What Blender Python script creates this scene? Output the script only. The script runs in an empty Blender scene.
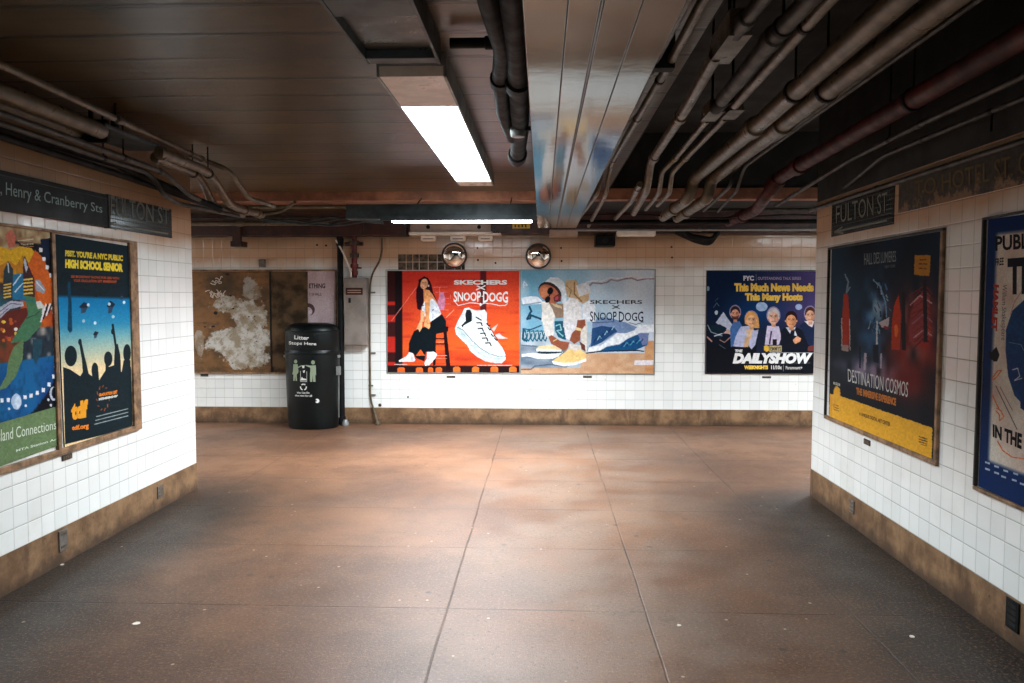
import bpy, math, random
from mathutils import Vector, Matrix
random.seed(7)
col = bpy.context.scene.collection
scn = bpy.context.scene
R = math.radians

# ------------------------------------------------------------------ camera
F, PITCH, YAW, ROLL, H = 777.63, .057, .0391, -.0008, 1.4773
XL, XR, YB, YC = -2.655, 2.005, 8.94, 5.815        # wall planes, far corner of the side walls
PASS = 7.6                                          # where the low cross beam stands

def ray(px, py):
    x, y, z = (px-512)/F, 1., -(py-341.5)/F
    c, s = math.cos(ROLL), math.sin(ROLL); x, z = c*x+s*z, -s*x+c*z
    c, s = math.cos(PITCH), math.sin(PITCH); y, z = c*y+s*z, -s*y+c*z
    c, s = math.cos(YAW), math.sin(YAW); x, y = c*x-s*y, s*x+c*y
    return x, y, z
def un(axis, val, px, py):
    d = ray(px, py); o = (0, 0, H); i = 'xyz'.index(axis)
    t = (val-o[i])/d[i]
    return Vector((o[0]+t*d[0], o[1]+t*d[1], o[2]+t*d[2]))

cam = bpy.data.cameras.new('camera'); co = bpy.data.objects.new('camera', cam); col.objects.link(co)
cam.sensor_width = 36; cam.lens = 36*F/1024; cam.clip_start = .02
co.matrix_world = (Matrix.Translation((0, 0, H)) @ Matrix.Rotation(YAW, 4, 'Z')
                   @ Matrix.Rotation(math.pi/2-PITCH, 4, 'X') @ Matrix.Rotation(-ROLL, 4, 'Z'))
scn.camera = co

# ------------------------------------------------------------------ colour + materials
def lin(c):
    def f(v):
        v = max(0, min(255, v))/255
        return v/12.92 if v <= .04045 else ((v+.055)/1.055)**2.4
    return (f(c[0]), f(c[1]), f(c[2]), 1)

class NT:
    """small node builder"""
    def __init__(s, name):
        s.m = bpy.data.materials.new(name); s.m.use_nodes = True
        s.t = s.m.node_tree; s.n = s.t.nodes; s.l = s.t.links
        s.b = s.n['Principled BSDF']
        s.obj = s.n.new('ShaderNodeTexCoord').outputs['Object']
        x = s.n.new('ShaderNodeSeparateXYZ'); s.l.new(s.obj, x.inputs[0])
        s.x, s.y, s.z = x.outputs
    def put(s, sock, v):
        if v is None: return
        if hasattr(v, 'links'): s.l.new(v, sock)
        else: sock.default_value = v
    def math(s, op, a, b=None, c=None):
        n = s.n.new('ShaderNodeMath'); n.operation = op
        s.put(n.inputs[0], a); s.put(n.inputs[1], b)
        if c is not None: s.put(n.inputs[2], c)
        return n.outputs[0]
    def vec(s, x, y, z):
        n = s.n.new('ShaderNodeCombineXYZ')
        for i, v in enumerate((x, y, z)): s.put(n.inputs[i], v)
        return n.outputs[0]
    def noise(s, scale, detail=4, rough=.55, v=None, stretch=None):
        n = s.n.new('ShaderNodeTexNoise'); n.inputs['Scale'].default_value = scale
        n.inputs['Detail'].default_value = detail; n.inputs['Roughness'].default_value = rough
        v = v or s.obj
        if stretch:
            mp = s.n.new('ShaderNodeMapping'); s.l.new(v, mp.inputs[0]); mp.inputs['Scale'].default_value = stretch
            v = mp.outputs[0]
        s.l.new(v, n.inputs['Vector']); return n.outputs[0]
    def ramp(s, v, a, b, lo=0., hi=1.):
        n = s.n.new('ShaderNodeMapRange'); n.interpolation_type = 'SMOOTHSTEP'
        s.put(n.inputs[0], v); s.put(n.inputs[1], a); s.put(n.inputs[2], b)
        n.inputs[3].default_value = lo; n.inputs[4].default_value = hi
        return n.outputs[0]
    def mix(s, f, a, b, mode='MIX'):
        n = s.n.new('ShaderNodeMix'); n.data_type = 'RGBA'; n.blend_type = mode
        s.put(n.inputs[0], f); s.put(n.inputs[6], a); s.put(n.inputs[7], b)
        return n.outputs[2]
    def bump(s, h, dist=.002, st=.6, normal=None):
        n = s.n.new('ShaderNodeBump'); n.inputs['Distance'].default_value = dist; n.inputs['Strength'].default_value = st
        s.l.new(h, n.inputs['Height'])
        if normal: s.l.new(normal, n.inputs['Normal'])
        s.l.new(n.outputs[0], s.b.inputs['Normal']); return n.outputs[0]
    def set(s, base=None, rough=None, metal=None, spec=None, coat=None):
        s.put(s.b.inputs['Base Color'], base); s.put(s.b.inputs['Roughness'], rough)
        s.put(s.b.inputs['Metallic'], metal); s.put(s.b.inputs['Specular IOR Level'], spec)
        s.put(s.b.inputs['Coat Weight'], coat)
        return s.m

def plain(name, c, rough=.5, metal=0., var=.25, scale=9, spec=.5, bump=.0006):
    """painted / worn surface: colour with blotchy wear and a fine bump"""
    t = NT(name); c = lin(c)
    d = tuple(v*(1-var*1.6) for v in c[:3])+(1,)
    n = t.noise(scale, 6, .6)
    base = t.mix(t.ramp(n, .35, .65), d, c)
    f = t.noise(scale*9, 3)
    t.bump(f, bump, .5)
    return t.set(base, t.ramp(n, .3, .7, min(1, rough+.12), max(.03, rough-.06)), metal, spec)

TILE = .1089
def tile_mat(name, axis, phase, zphase):
    t = NT(name)
    h = t.x if axis == 'x' else t.y
    u = t.math('DIVIDE', t.math('SUBTRACT', h, phase), TILE)
    v = t.math('DIVIDE', t.math('SUBTRACT', t.z, zphase), TILE)
    def edge(q):
        f = t.math('FRACT', q)
        return t.math('MULTIPLY', t.math('MINIMUM', f, t.math('SUBTRACT', 1., f)), TILE)
    e = t.math('MINIMUM', edge(u), edge(v)); eu, ev = edge(u), edge(v)
    cell = t.n.new('ShaderNodeTexWhiteNoise'); cell.noise_dimensions = '2D'
    t.l.new(t.vec(t.math('FLOOR', u), t.math('FLOOR', v), 0.), cell.inputs['Vector'])
    rnd = cell.outputs['Value']
    joint = t.math('MAXIMUM', t.ramp(eu, .0005, .0020, .6, 0), t.ramp(ev, .0006, .0022, .95, 0))                     # 1 in the joint
    glaze = t.mix(t.ramp(rnd, 0, 1), lin((232, 233, 229)), lin((240, 240, 236)))
    stain = t.ramp(t.noise(1.3, 6, .65), .52, .78)
    glaze = t.mix(t.math('MULTIPLY', stain, .35), glaze, lin((190, 170, 140)))
    # brown tint painting in the lamp falloff and warm bounce on upper rows
    top_shade = t.math('MULTIPLY', t.ramp(t.math('ADD', t.z, t.math('MULTIPLY', t.noise(2.2, 3), .22)), 1.84, 2.06), .85)
    glaze = t.mix(top_shade, glaze, lin((184, 134, 88)))
    top_shade2 = t.ramp(t.math('ADD', t.z, t.math('MULTIPLY', t.noise(2.2, 3), .12)), 2.08, 2.26)
    glaze = t.mix(t.math('MULTIPLY', top_shade2, .7), glaze, lin((104, 82, 54)))
    chip = t.ramp(t.noise(14, 5, .7), .70, .74)
    glaze = t.mix(chip, glaze, lin((110, 92, 72)))
    jc = t.mix(t.math('MAXIMUM', top_shade, t.ramp(t.noise(3, 4), .45, .8)), lin((140, 138, 128)), lin((52, 42, 34)))
    base = t.mix(joint, glaze, jc)
    hgt = t.math('ADD', t.ramp(e, .001, .006), t.math('MULTIPLY', rnd, .25))
    b = t.bump(hgt, .0016, .7)
    n2 = t.n.new('ShaderNodeBump'); n2.inputs['Distance'].default_value = .004; n2.inputs['Strength'].default_value = .35
    t.l.new(t.noise(7, 2), n2.inputs['Height']); t.l.new(b, n2.inputs['Normal']); t.l.new(n2.outputs[0], t.b.inputs['Normal'])
    return t.set(base, t.math('MAXIMUM', t.ramp(t.noise(5, 4), .3, .7, .10, .26), t.math('MULTIPLY', joint, .9)), 0., .5)

def floor_mat():
    t = NT('floor_terrazzo')
    big = t.noise(.55, 5, .6); mid = t.noise(3.2, 7, .65); fine = t.noise(46, 4, .7)
    base = t.mix(t.ramp(big, .36, .64), lin((92, 62, 45)), lin((132, 92, 66)))
    base = t.mix(t.math('MULTIPLY', t.ramp(mid, .46, .62), .22), base, lin((66, 44, 34)))
    # worn pale walking line along the middle, grey polished patches
    w = t.math('ABSOLUTE', t.math('SUBTRACT', t.x, t.math('MULTIPLY', t.noise(.9, 3), .8)))
    wear = t.math('MULTIPLY', t.ramp(w, .1, 1.5, 1, 0), t.ramp(t.noise(1.6, 6, .62), .36, .6))
    base = t.mix(t.math('MULTIPLY', wear, .4), base, lin((150, 130, 114)))
    # black trodden-in dirt swept up against the side walls
    dl = t.math('MINIMUM', t.math('SUBTRACT', t.x, XL), t.math('SUBTRACT', XR, t.x))
    dq = t.math('ADD', dl, t.math('MULTIPLY', t.math('SUBTRACT', t.noise(2.1, 5, .6), .5), .7))
    dirt = t.math('ADD', t.ramp(dq, .25, .9, .5, 0), t.ramp(dq, .5, 2.2, .5, 0))
    dirt = t.math('MULTIPLY', dirt, t.ramp(t.math('ADD', t.y, t.math('MULTIPLY', t.noise(1.5, 4), .6)), 5.7, 6.9, 1, 0))
    base = t.mix(dirt, base, lin((20, 19, 17)))
    base = t.mix(t.ramp(fine, .56, .70, 0, .7), base, lin((40, 31, 26)))
    base = t.mix(t.ramp(t.noise(70, 6, .8), .50, .66, 0, .5), base, lin((176, 132, 100)))  # pale speckle, also painting in the sparkle that the bump loses
    vo = t.n.new('ShaderNodeTexVoronoi'); vo.inputs['Scale'].default_value = 9.; t.l.new(t.obj, vo.inputs['Vector'])
    vo2 = t.n.new('ShaderNodeTexVoronoi'); vo2.inputs['Scale'].default_value = 5.2; t.l.new(t.obj, vo2.inputs['Vector'])
    sep = t.n.new('ShaderNodeSeparateColor'); t.l.new(vo.outputs['Color'], sep.inputs[0])
    sep2 = t.n.new('ShaderNodeSeparateColor'); t.l.new(vo2.outputs['Color'], sep2.inputs[0])
    chips = t.math('MULTIPLY', t.ramp(vo.outputs['Distance'], .05, .085, 1, 0), t.math('GREATER_THAN', sep.outputs[0], .62))
    gum = t.math('MULTIPLY', t.ramp(t.math('ADD', vo2.outputs['Distance'], t.math('MULTIPLY', t.noise(30, 2), .06)), .10, .15, 1, 0), t.math('GREATER_THAN', sep2.outputs[1], .55))
    base = t.mix(t.math('MULTIPLY', gum, .6), base, lin((44, 42, 44)))
    base = t.mix(t.math('MULTIPLY', chips, .6), base, lin((206, 186, 160)))
    # saw-cut joints
    g = None
    for a, ps in ((t.x, (-2.4, -.447, .489, 1.45)), (t.y, (1.1, 1.93, 2.77, 3.60, 4.50, 5.34, 6.19, 7.05, 7.9))):
        for p in ps:
            d = t.math('ABSOLUTE', t.math('SUBTRACT', a, t.math('ADD', p, t.math('MULTIPLY', t.math('SUBTRACT', t.noise(1.4, 2), .5), .02))))
            k = t.ramp(d, .0022, .006, 1, 0)
            g = k if g is None else t.math('MAXIMUM', g, k)
    # hairline cracks
    cr = t.math('ABSOLUTE', t.math('SUBTRACT', t.noise(1.7, 7, .62), .5))
    crack = t.math('MULTIPLY', t.ramp(cr, .0015, .004, 1, 0), t.ramp(t.noise(.8, 2), .5, .6))
    base = t.mix(t.math('MULTIPLY', t.math('MULTIPLY', g, t.ramp(t.noise(2.6, 4), .35, .62, .15, 1)), .8), base, lin((40, 27, 22)))
    base = t.mix(t.math('MULTIPLY', crack, .5), base, lin((52, 38, 32)))
    hh = t.math('SUBTRACT', t.math('ADD', t.math('MULTIPLY', t.noise(120, 3, .7), .9), t.math('MULTIPLY', t.noise(26, 3, .6), .5)), t.math('MULTIPLY', g, 1.5))
    t.bump(hh, .0028, .6)
    return t.set(base, t.ramp(mid, .3, .7, .42, .52), 0., .5)

def slab_mat(name, a, b):
    """ceiling painted over board-marked concrete, seams across the hall"""
    t = NT(name)
    n = t.noise(2.2, 6, .62); st = t.noise(2.5, 6, .65, stretch=(.5, 9, 1))
    base = t.mix(t.ramp(n, .35, .68), lin(a), lin(b))
    base = t.mix(t.ramp(st, .50, .70, 0, .55), base, tuple(v*.45 for v in lin(a)[:3])+(1,))
    q = t.math('DIVIDE', t.math('ADD', t.y, t.math('MULTIPLY', t.noise(.7, 2, stretch=(.6, .2, 1)), .03)), .307)
    f = t.math('FRACT', q); e = t.math('MINIMUM', f, t.math('SUBTRACT', 1., f))
    seam = t.math('MULTIPLY', t.ramp(e, .02, .075, 1, 0), t.ramp(t.noise(1.5, 4, .6, stretch=(.6, 4, 1)), .36, .5))
    base = t.mix(t.math('MULTIPLY', seam, .95), base, lin((10, 8, 6)))
    t.bump(t.math('SUBTRACT', t.math('MULTIPLY', st, 1.), t.math('MULTIPLY', seam, 1.)), .004, .5)
    t.b.inputs['IOR'].default_value = 1.5
    return t.set(base, .3, 0., .5)

def soffit_mat():
    t = NT('enamelled_panel')
    base = t.mix(t.ramp(t.noise(3, 5, .6, stretch=(3, .5, 1)), .35, .65), lin((22, 20, 17)), lin((34, 30, 26)))
    t.b.inputs['IOR'].default_value = 2.1
    g = None
    for p in (-.045, .052, .122, .128, .21, .302):
        k = t.ramp(t.math('ABSOLUTE', t.math('SUBTRACT', t.x, p)), .0008, .0028, 1, 0)
        g = k if g is None else t.math('MAXIMUM', g, k)
    base = t.mix(t.math('MULTIPLY', g, .95), base, lin((16, 14, 12)))
    base = t.mix(t.ramp(t.noise(9, 6, .7), .66, .72, 0, .5), base, lin((60, 46, 38)))
    t.bump(t.math('SUBTRACT', t.noise(5, 3, .5), t.math('MULTIPLY', g, .8)), .0022, .35)
    return t.set(base, t.math('MAXIMUM', .085, t.math('MULTIPLY', g, .8)), 0., .5)

def emis(name, c, s):
    t = NT(name)
    t.set(lin((230, 230, 230)), .4)
    t.b.inputs['Emission Color'].default_value = (*c, 1); t.b.inputs['Emission Strength'].default_value = s
    return t.m

def ink_mat():
    t = NT('printed_paper')
    a = t.n.new('ShaderNodeVertexColor'); a.layer_name = 'Col'
    base = t.mix(t.ramp(t.noise(60, 2), .3, .7, 0, .10), a.outputs[0], (.02, .02, .02, 1))
    t.bump(t.noise(6, 3), .0015, .25)
    return t.set(base, .5, 0., .05)

def board_mat():
    t = NT('scraped_board')
    n = t.noise(2.4, 8, .68); s = t.noise(4.5, 8, .7)
    base = t.mix(t.ramp(n, .38, .62), lin((80, 58, 32)), lin((134, 92, 50)))
    base = t.mix(t.ramp(t.noise(6, 6, .7, stretch=(1, 1, 3)), .5, .7, 0, .7), base, lin((52, 42, 30)))
    k = None
    for bx_, bz_, rx_, rz_, am in ((-3.70, 1.40, .17, .10, 1.), (-3.42, 1.28, .20, .20, .95), (-3.62, .96, .30, .19, 1.), (-3.36, 1.00, .17, .26, 1.), (-3.44, .78, .28, .13, .9), (-3.38, 1.56, .12, .15, .5), (-4.0, .95, .05, .18, .5)):
        cx = t.math('DIVIDE', t.math('SUBTRACT', t.x, bx_), rx_); dz = t.math('DIVIDE', t.math('SUBTRACT', t.z, bz_), rz_)
        r_ = t.math('SQRT', t.math('ADD', t.math('MULTIPLY', cx, cx), t.math('MULTIPLY', dz, dz)))
        q = t.ramp(t.math('ADD', r_, t.math('MULTIPLY', t.math('SUBTRACT', t.noise(7, 9, .72), .5), 2.6)), .85, 1.05, am, 0)
        k = q if k is None else t.math('MAXIMUM', k, q)
    k = t.math('MULTIPLY', k, t.ramp(t.noise(13, 8, .78), .33, .47))
    base = t.mix(k, base, t.mix(t.ramp(t.noise(9, 5, .7), .4, .6), lin((156, 140, 116)), lin((204, 200, 192))))
    t.bump(t.math('ADD', s, k), .004, .5)
    return t.set(base, .6, 0., .35)

def base_mat():
    t = NT('stained_stone_base')
    c = t.mix(t.ramp(t.noise(5, 8, .72), .36, .66), lin((104, 76, 52)), lin((148, 114, 82)))
    v = t.noise(7, 5, .65, stretch=(1, 1, .25))
    c = t.mix(t.ramp(v, .52, .68, 0, .6), c, lin((70, 50, 36)))
    low = t.ramp(t.math('ADD', t.z, t.math('MULTIPLY', t.math('SUBTRACT', t.noise(6, 5, .7), .5), .22)), .0, .10, .8, 0)
    c = t.mix(low, c, lin((56, 42, 32)))
    c = t.mix(t.ramp(t.noise(24, 5, .7), .64, .70, 0, .7), c, lin((48, 38, 30)))
    t.bump(t.noise(18, 6, .7), .003, .5)
    return t.set(c, .6, 0., .35)

M = dict(
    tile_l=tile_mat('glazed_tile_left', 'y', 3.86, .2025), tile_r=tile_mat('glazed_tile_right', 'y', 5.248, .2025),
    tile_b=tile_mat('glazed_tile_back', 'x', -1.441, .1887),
    floor=floor_mat(), slab=slab_mat('board_marked_ceiling', (58, 45, 25), (92, 71, 40)),
    soffit=soffit_mat(),
    dark=plain('dark_concrete', (26, 26, 24), .8, var=.4, scale=3),  # plain near-black tone, shared by trench, right passage ceiling and front wall
    base=base_mat(),
    maroon=plain('maroon_painted_steel', (66, 32, 24), .45, var=.4),
    pinkish=plain('faded_pink_paint', (176, 146, 128), .4, var=.15),
    rustbeam=plain('peeling_salmon_paint', (170, 112, 84), .45, var=.35, scale=4),
    conduit=plain('dusty_conduit_paint', (100, 86, 64), .32, var=.3, scale=12),
    conduit_dim=plain('grimy_conduit_paint', (50, 46, 38), .5, var=.35, scale=12),
    black=plain('black_conduit', (15, 16, 17), .6, var=.4, scale=12, spec=.2),
    red=plain('red_pipe_paint', (74, 22, 15), .5, var=.4, scale=9, spec=.25),
    redr=plain('bright_red_pipe_paint', (112, 26, 22), .4, var=.35, scale=14),
    bin=plain('black_plastic', (5, 12, 13), .34, var=.1, scale=5, spec=.3),
    white=plain('white_vinyl', (222, 222, 216), .5, var=.04),
    sage=plain('sage_vinyl', (136, 150, 124), .5, var=.04),
    steel=plain('brushed_grey_cabinet', (150, 138, 130), .42, .25, var=.2, scale=5),
    galv=plain('galvanised_housing', (150, 152, 150), .4, .3, var=.2, scale=6),
    housing=plain('grimy_blue_grey_housing', (62, 74, 78), .5, var=.35, scale=6),
    pinktrim=plain('dirty_cream_end_plate', (238, 224, 210), .3, var=.12),
    lens=plain('dead_diffuser', (34, 40, 36), .3, var=.2),
    frame=plain('brown_poster_frame', (158, 120, 86), .5, var=.4, scale=16),
    framed=plain('dark_poster_frame', (40, 34, 30), .5, var=.3, scale=16),
    brass=plain('small_dark_tag', (62, 52, 42), .5),
    ventm=plain('grey_vent_plate', (120, 112, 106), .4, .2, var=.25, scale=14),
    slot=plain('black_slot', (14, 13, 12), .8),
    stone=plain('bare_mortar_patch', (104, 86, 68), .85, var=.5, scale=14, bump=.006),
    sign=plain('black_enamel', (8, 11, 13), .42, var=.1, spec=.22),
    signw=plain('white_enamel_letters', (150, 156, 150), .35, var=.12),
    mosaic=None, board=board_mat(), ink=ink_mat(), board2=plain('grimy_brown_board', (104, 80, 54), .6, var=.5, scale=5, spec=.2),
    yellow=plain('yellow_label', (206, 164, 40), .5, var=.1),
    lamp=emis('lit_diffuser', (.80, .93, 1.), 26.), lamp2=emis('lit_tube', (.80, .93, 1.), 24.),
)
t = NT('convex_mirror_glass'); M['mirror'] = t.set(lin((225, 215, 205)), .03, 1.)
t = NT('dark_mosaic_tile')
u = t.math('FRACT', t.math('DIVIDE', t.y, .0272)); v = t.math('FRACT', t.math('DIVIDE', t.z, .0272))
e = t.math('MINIMUM', t.math('MINIMUM', u, t.math('SUBTRACT', 1., u)), t.math('MINIMUM', v, t.math('SUBTRACT', 1., v)))
t.bump(t.ramp(e, .02, .12), .0012, .6)
M['mosaic'] = t.set(t.mix(t.ramp(e, .02, .09), lin((52, 54, 52)), t.mix(t.ramp(t.noise(20, 4), .4, .6), lin((14, 24, 27)), lin((26, 40, 42)))), .16)

t = NT('worn_painted_band')
nn = t.noise(9, 6, .72); zt_ = t.math('DIVIDE', t.math('SUBTRACT', t.z, 1.95), .19)
k_ = t.ramp(t.math('ADD', nn, t.math('MULTIPLY', zt_, .42)), .50, .60)
M['band'] = t.set(t.mix(k_, lin((128, 98, 70)), t.mix(t.ramp(t.noise(30, 4), .4, .6), lin((40, 36, 30)), lin((58, 52, 42)))), .5)

# ------------------------------------------------------------------ mesh helpers
class MB:
    def __init__(s): s.v = []; s.f = []; s.mi = []; s.c = None
    def add(s, vs, fs, mi=0):
        o = len(s.v); s.v += [tuple(v) for v in vs]; s.f += [tuple(i+o for i in f) for f in fs]; s.mi += [mi]*len(fs)
        return s
    def box(s, x0, x1, y0, y1, z0, z1, mi=0):
        x0, x1 = sorted((x0, x1)); y0, y1 = sorted((y0, y1)); z0, z1 = sorted((z0, z1))
        vs = [(x, y, z) for z in (z0, z1) for y in (y0, y1) for x in (x0, x1)]
        return s.add(vs, [(0, 2, 3, 1), (4, 5, 7, 6), (0, 1, 5, 4), (2, 6, 7, 3), (0, 4, 6, 2), (1, 3, 7, 5)], mi)
    def tube(s, pts, r, seg=14, mi=0, smooth=True, caps=True):
        pts = [Vector(p) for p in pts]
        n = len(pts); rs = r if isinstance(r, (list, tuple)) else [r]*n
        ring = []; ref = None
        for i, p in enumerate(pts):
            a = (pts[i]-pts[i-1]).normalized() if i else None
            b = (pts[i+1]-pts[i]).normalized() if i < n-1 else None
            d = (a+b).normalized() if a and b else (a or b)
            if ref is None:
                ref = Vector((0, 0, 1)) if abs(d.z) < .9 else Vector((1, 0, 0))
            u_ = (ref-d*ref.dot(d)).normalized(); w = d.cross(u_); ref = u_
            k = 1.
            if a and b: k = min(1.5, 1/max(.5, a.dot(d)))
            ring.append([p+(u_*math.cos(t)+w*math.sin(t))*rs[i]*k for t in [2*math.pi*j/seg for j in range(seg)]])
        vs = [v for q in ring for v in q]
        fs = [(i*seg+j, i*seg+(j+1) % seg, (i+1)*seg+(j+1) % seg, (i+1)*seg+j) for i in range(n-1) for j in range(seg)]
        if caps: fs += [tuple(range(seg))[::-1], tuple((n-1)*seg+j for j in range(seg))]
        return s.add(vs, fs, mi)
    def lathe(s, prof, c, seg=40, sx=1, sy=1, mi=0):
        vs = [(c[0]+r*sx*math.cos(2*math.pi*j/seg), c[1]+r*sy*math.sin(2*math.pi*j/seg), c[2]+z) for r, z in prof for j in range(seg)]
        n = len(prof)
        fs = [(i*seg+j, i*seg+(j+1) % seg, (i+1)*seg+(j+1) % seg, (i+1)*seg+j) for i in range(n-1) for j in range(seg)]
        fs += [tuple(range(seg))[::-1], tuple((n-1)*seg+j for j in range(seg))]
        return s.add(vs, fs, mi)
    def build(s, name, mat, parent=None, bevel=0, smooth=False, loc=(0, 0, 0)):
        me = bpy.data.meshes.new(name)
        L = Vector(loc)
        me.from_pydata([Vector(v)-L for v in s.v], [], s.f)
        for m in (mat if isinstance(mat, list) else [mat]): me.materials.append(m)
        me.polygons.foreach_set('material_index', s.mi)
        me.validate(); me.update()
        o = bpy.data.objects.new(name, me); col.objects.link(o)
        if parent is not None:
            o.parent = parent; o.location = L-Vector(parent.location) if parent.type == 'EMPTY' else L
        else: o.location = L
        if smooth:
            me.shade_smooth() if hasattr(me, 'shade_smooth') else None
            e = o.modifiers.new('n', 'WEIGHTED_NORMAL') if False else None
            try: me.set_sharp_from_angle(angle=R(40))
            except Exception: pass
        if bevel:
            b = o.modifiers.new('bevel', 'BEVEL'); b.width = bevel; b.segments = 2; b.limit_method = 'ANGLE'
            b.harden_normals = False
        return o

def tag(o, label=None, cat=None, group=None, kind=None):
    if label: o['label'] = label
    if cat: o['category'] = cat
    if group: o['group'] = group
    if kind: o['kind'] = kind
    return o
def empty(name, loc, label, cat, group=None):
    o = bpy.data.objects.new(name, None); col.objects.link(o); o.location = loc; o.empty_display_size = .1
    return tag(o, label, cat, group)
def struct(name, mb, mat, parent=None, bevel=0):
    return tag(mb.build(name, mat, parent, bevel), kind='structure')

# ------------------------------------------------------------------ the hall
struct('floor', MB().box(-7, 7, -4.6, YB+.3, -.2, 0), M['floor'])
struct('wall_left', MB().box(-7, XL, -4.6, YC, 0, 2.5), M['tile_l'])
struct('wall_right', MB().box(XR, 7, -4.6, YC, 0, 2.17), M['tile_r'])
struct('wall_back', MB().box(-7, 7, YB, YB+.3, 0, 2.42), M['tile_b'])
struct('wall_front', MB().box(XL, XR, -4.9, -4.6, 0, 3.1), M['dark'])  # out of view; kept dark so it bounces less light back
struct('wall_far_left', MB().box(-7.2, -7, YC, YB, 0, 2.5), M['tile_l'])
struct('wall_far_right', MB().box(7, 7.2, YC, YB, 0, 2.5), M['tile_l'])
BD = .004
struct('baseboard_left', MB().box(XL-.02, XL+BD, -4.6, YC+.004, 0, .2032).box(-7, XL, YC-.01, YC+.004, 0, .2032), M['base'], bevel=.001)
struct('baseboard_right', MB().box(XR+.02, XR-BD, -4.6, YC+.004, 0, .2012).box(XR, 7, YC-.01, YC+.004, 0, .2012), M['base'], bevel=.001)
struct('baseboard_back', MB().box(-7, 7, YB-BD, YB+.01, 0, .1887), M['base'], bevel=.001)
# ceiling: slab over the left bay, a deep dark trench over the pipes, low slab over the crossing passage
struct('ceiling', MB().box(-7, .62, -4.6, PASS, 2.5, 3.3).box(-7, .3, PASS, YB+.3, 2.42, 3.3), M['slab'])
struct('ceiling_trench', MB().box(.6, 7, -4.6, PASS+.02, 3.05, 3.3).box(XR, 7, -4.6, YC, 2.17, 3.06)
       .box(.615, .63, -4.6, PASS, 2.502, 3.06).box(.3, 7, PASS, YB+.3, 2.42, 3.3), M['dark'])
struct('trim_1', MB().box(-.045, .302, -4.6, 7.07, 2.1, 2.51), M['soffit'])
struct('trim_2', MB().box(-7, 7, PASS-.03, PASS+.12, 2.415, 2.52), M['rustbeam'])
struct('trim_3', MB().box(-7, -2.02, 8.72, YB+.01, 2.165, 2.43).box(-2.02, -1.53, 8.72, YB+.01, 2.165, 2.43)
       .box(-.58, 7, 8.72, YB+.01, 2.18, 2.43).box(-1.53, -.58, 8.76, YB+.01, 2.24, 2.43), M['maroon'], bevel=.01)

# bare patch where tiles have come off, behind the left mirror
p0 = un('y', YB, 398, 270); p1 = un('y', YB, 465, 254)
mb = MB(); xx = p0.x
while xx < p1.x-.03:
    w = random.uniform(.07, .15)
    for k in range(2):
        z0 = p0.z+k*(p1.z-p0.z)/2
        mb.box(xx+.004, min(p1.x, xx+w)-.004, YB-.006-random.uniform(0, .004), YB+.01, z0+.004, z0+(p1.z-p0.z)/2-.004)
    xx += w
patch = mb.build('tile_patch', M['stone'], bevel=.003)
tag(patch, 'brown rough mortar strip where wall tiles are missing above the red poster', 'wall patch')

# ------------------------------------------------------------------ text
_tc = {}
def text_mesh(s, bold=0., shear=0., space=1.):
    k = (s, bold, shear, space)
    if k in _tc: return _tc[k]
    cu = bpy.data.curves.new('t', 'FONT'); cu.body = s; cu.size = 1; cu.offset = bold; cu.shear = shear
    cu.space_character = space; cu.resolution_u = 3; cu.fill_mode = 'FRONT'; cu.dimensions = '2D'
    o = bpy.data.objects.new('t', cu); col.objects.link(o)
    dg = bpy.context.evaluated_depsgraph_get(); dg.update()
    me = o.evaluated_get(dg).to_mesh()
    vs = [v.co.copy() for v in me.vertices]; fs = [tuple(p.vertices) for p in me.polygons]
    o.evaluated_get(dg).to_mesh_clear()
    bpy.data.objects.remove(o); bpy.data.curves.remove(cu)
    x0 = min(v.x for v in vs); x1 = max(v.x for v in vs); y0 = min(v.y for v in vs); y1 = max(v.y for v in vs)
    r = ([((v.x-x0)/(x1-x0), (v.y-y0)/(y1-y0)) for v in vs], fs)
    _tc[k] = r
    return r

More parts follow.
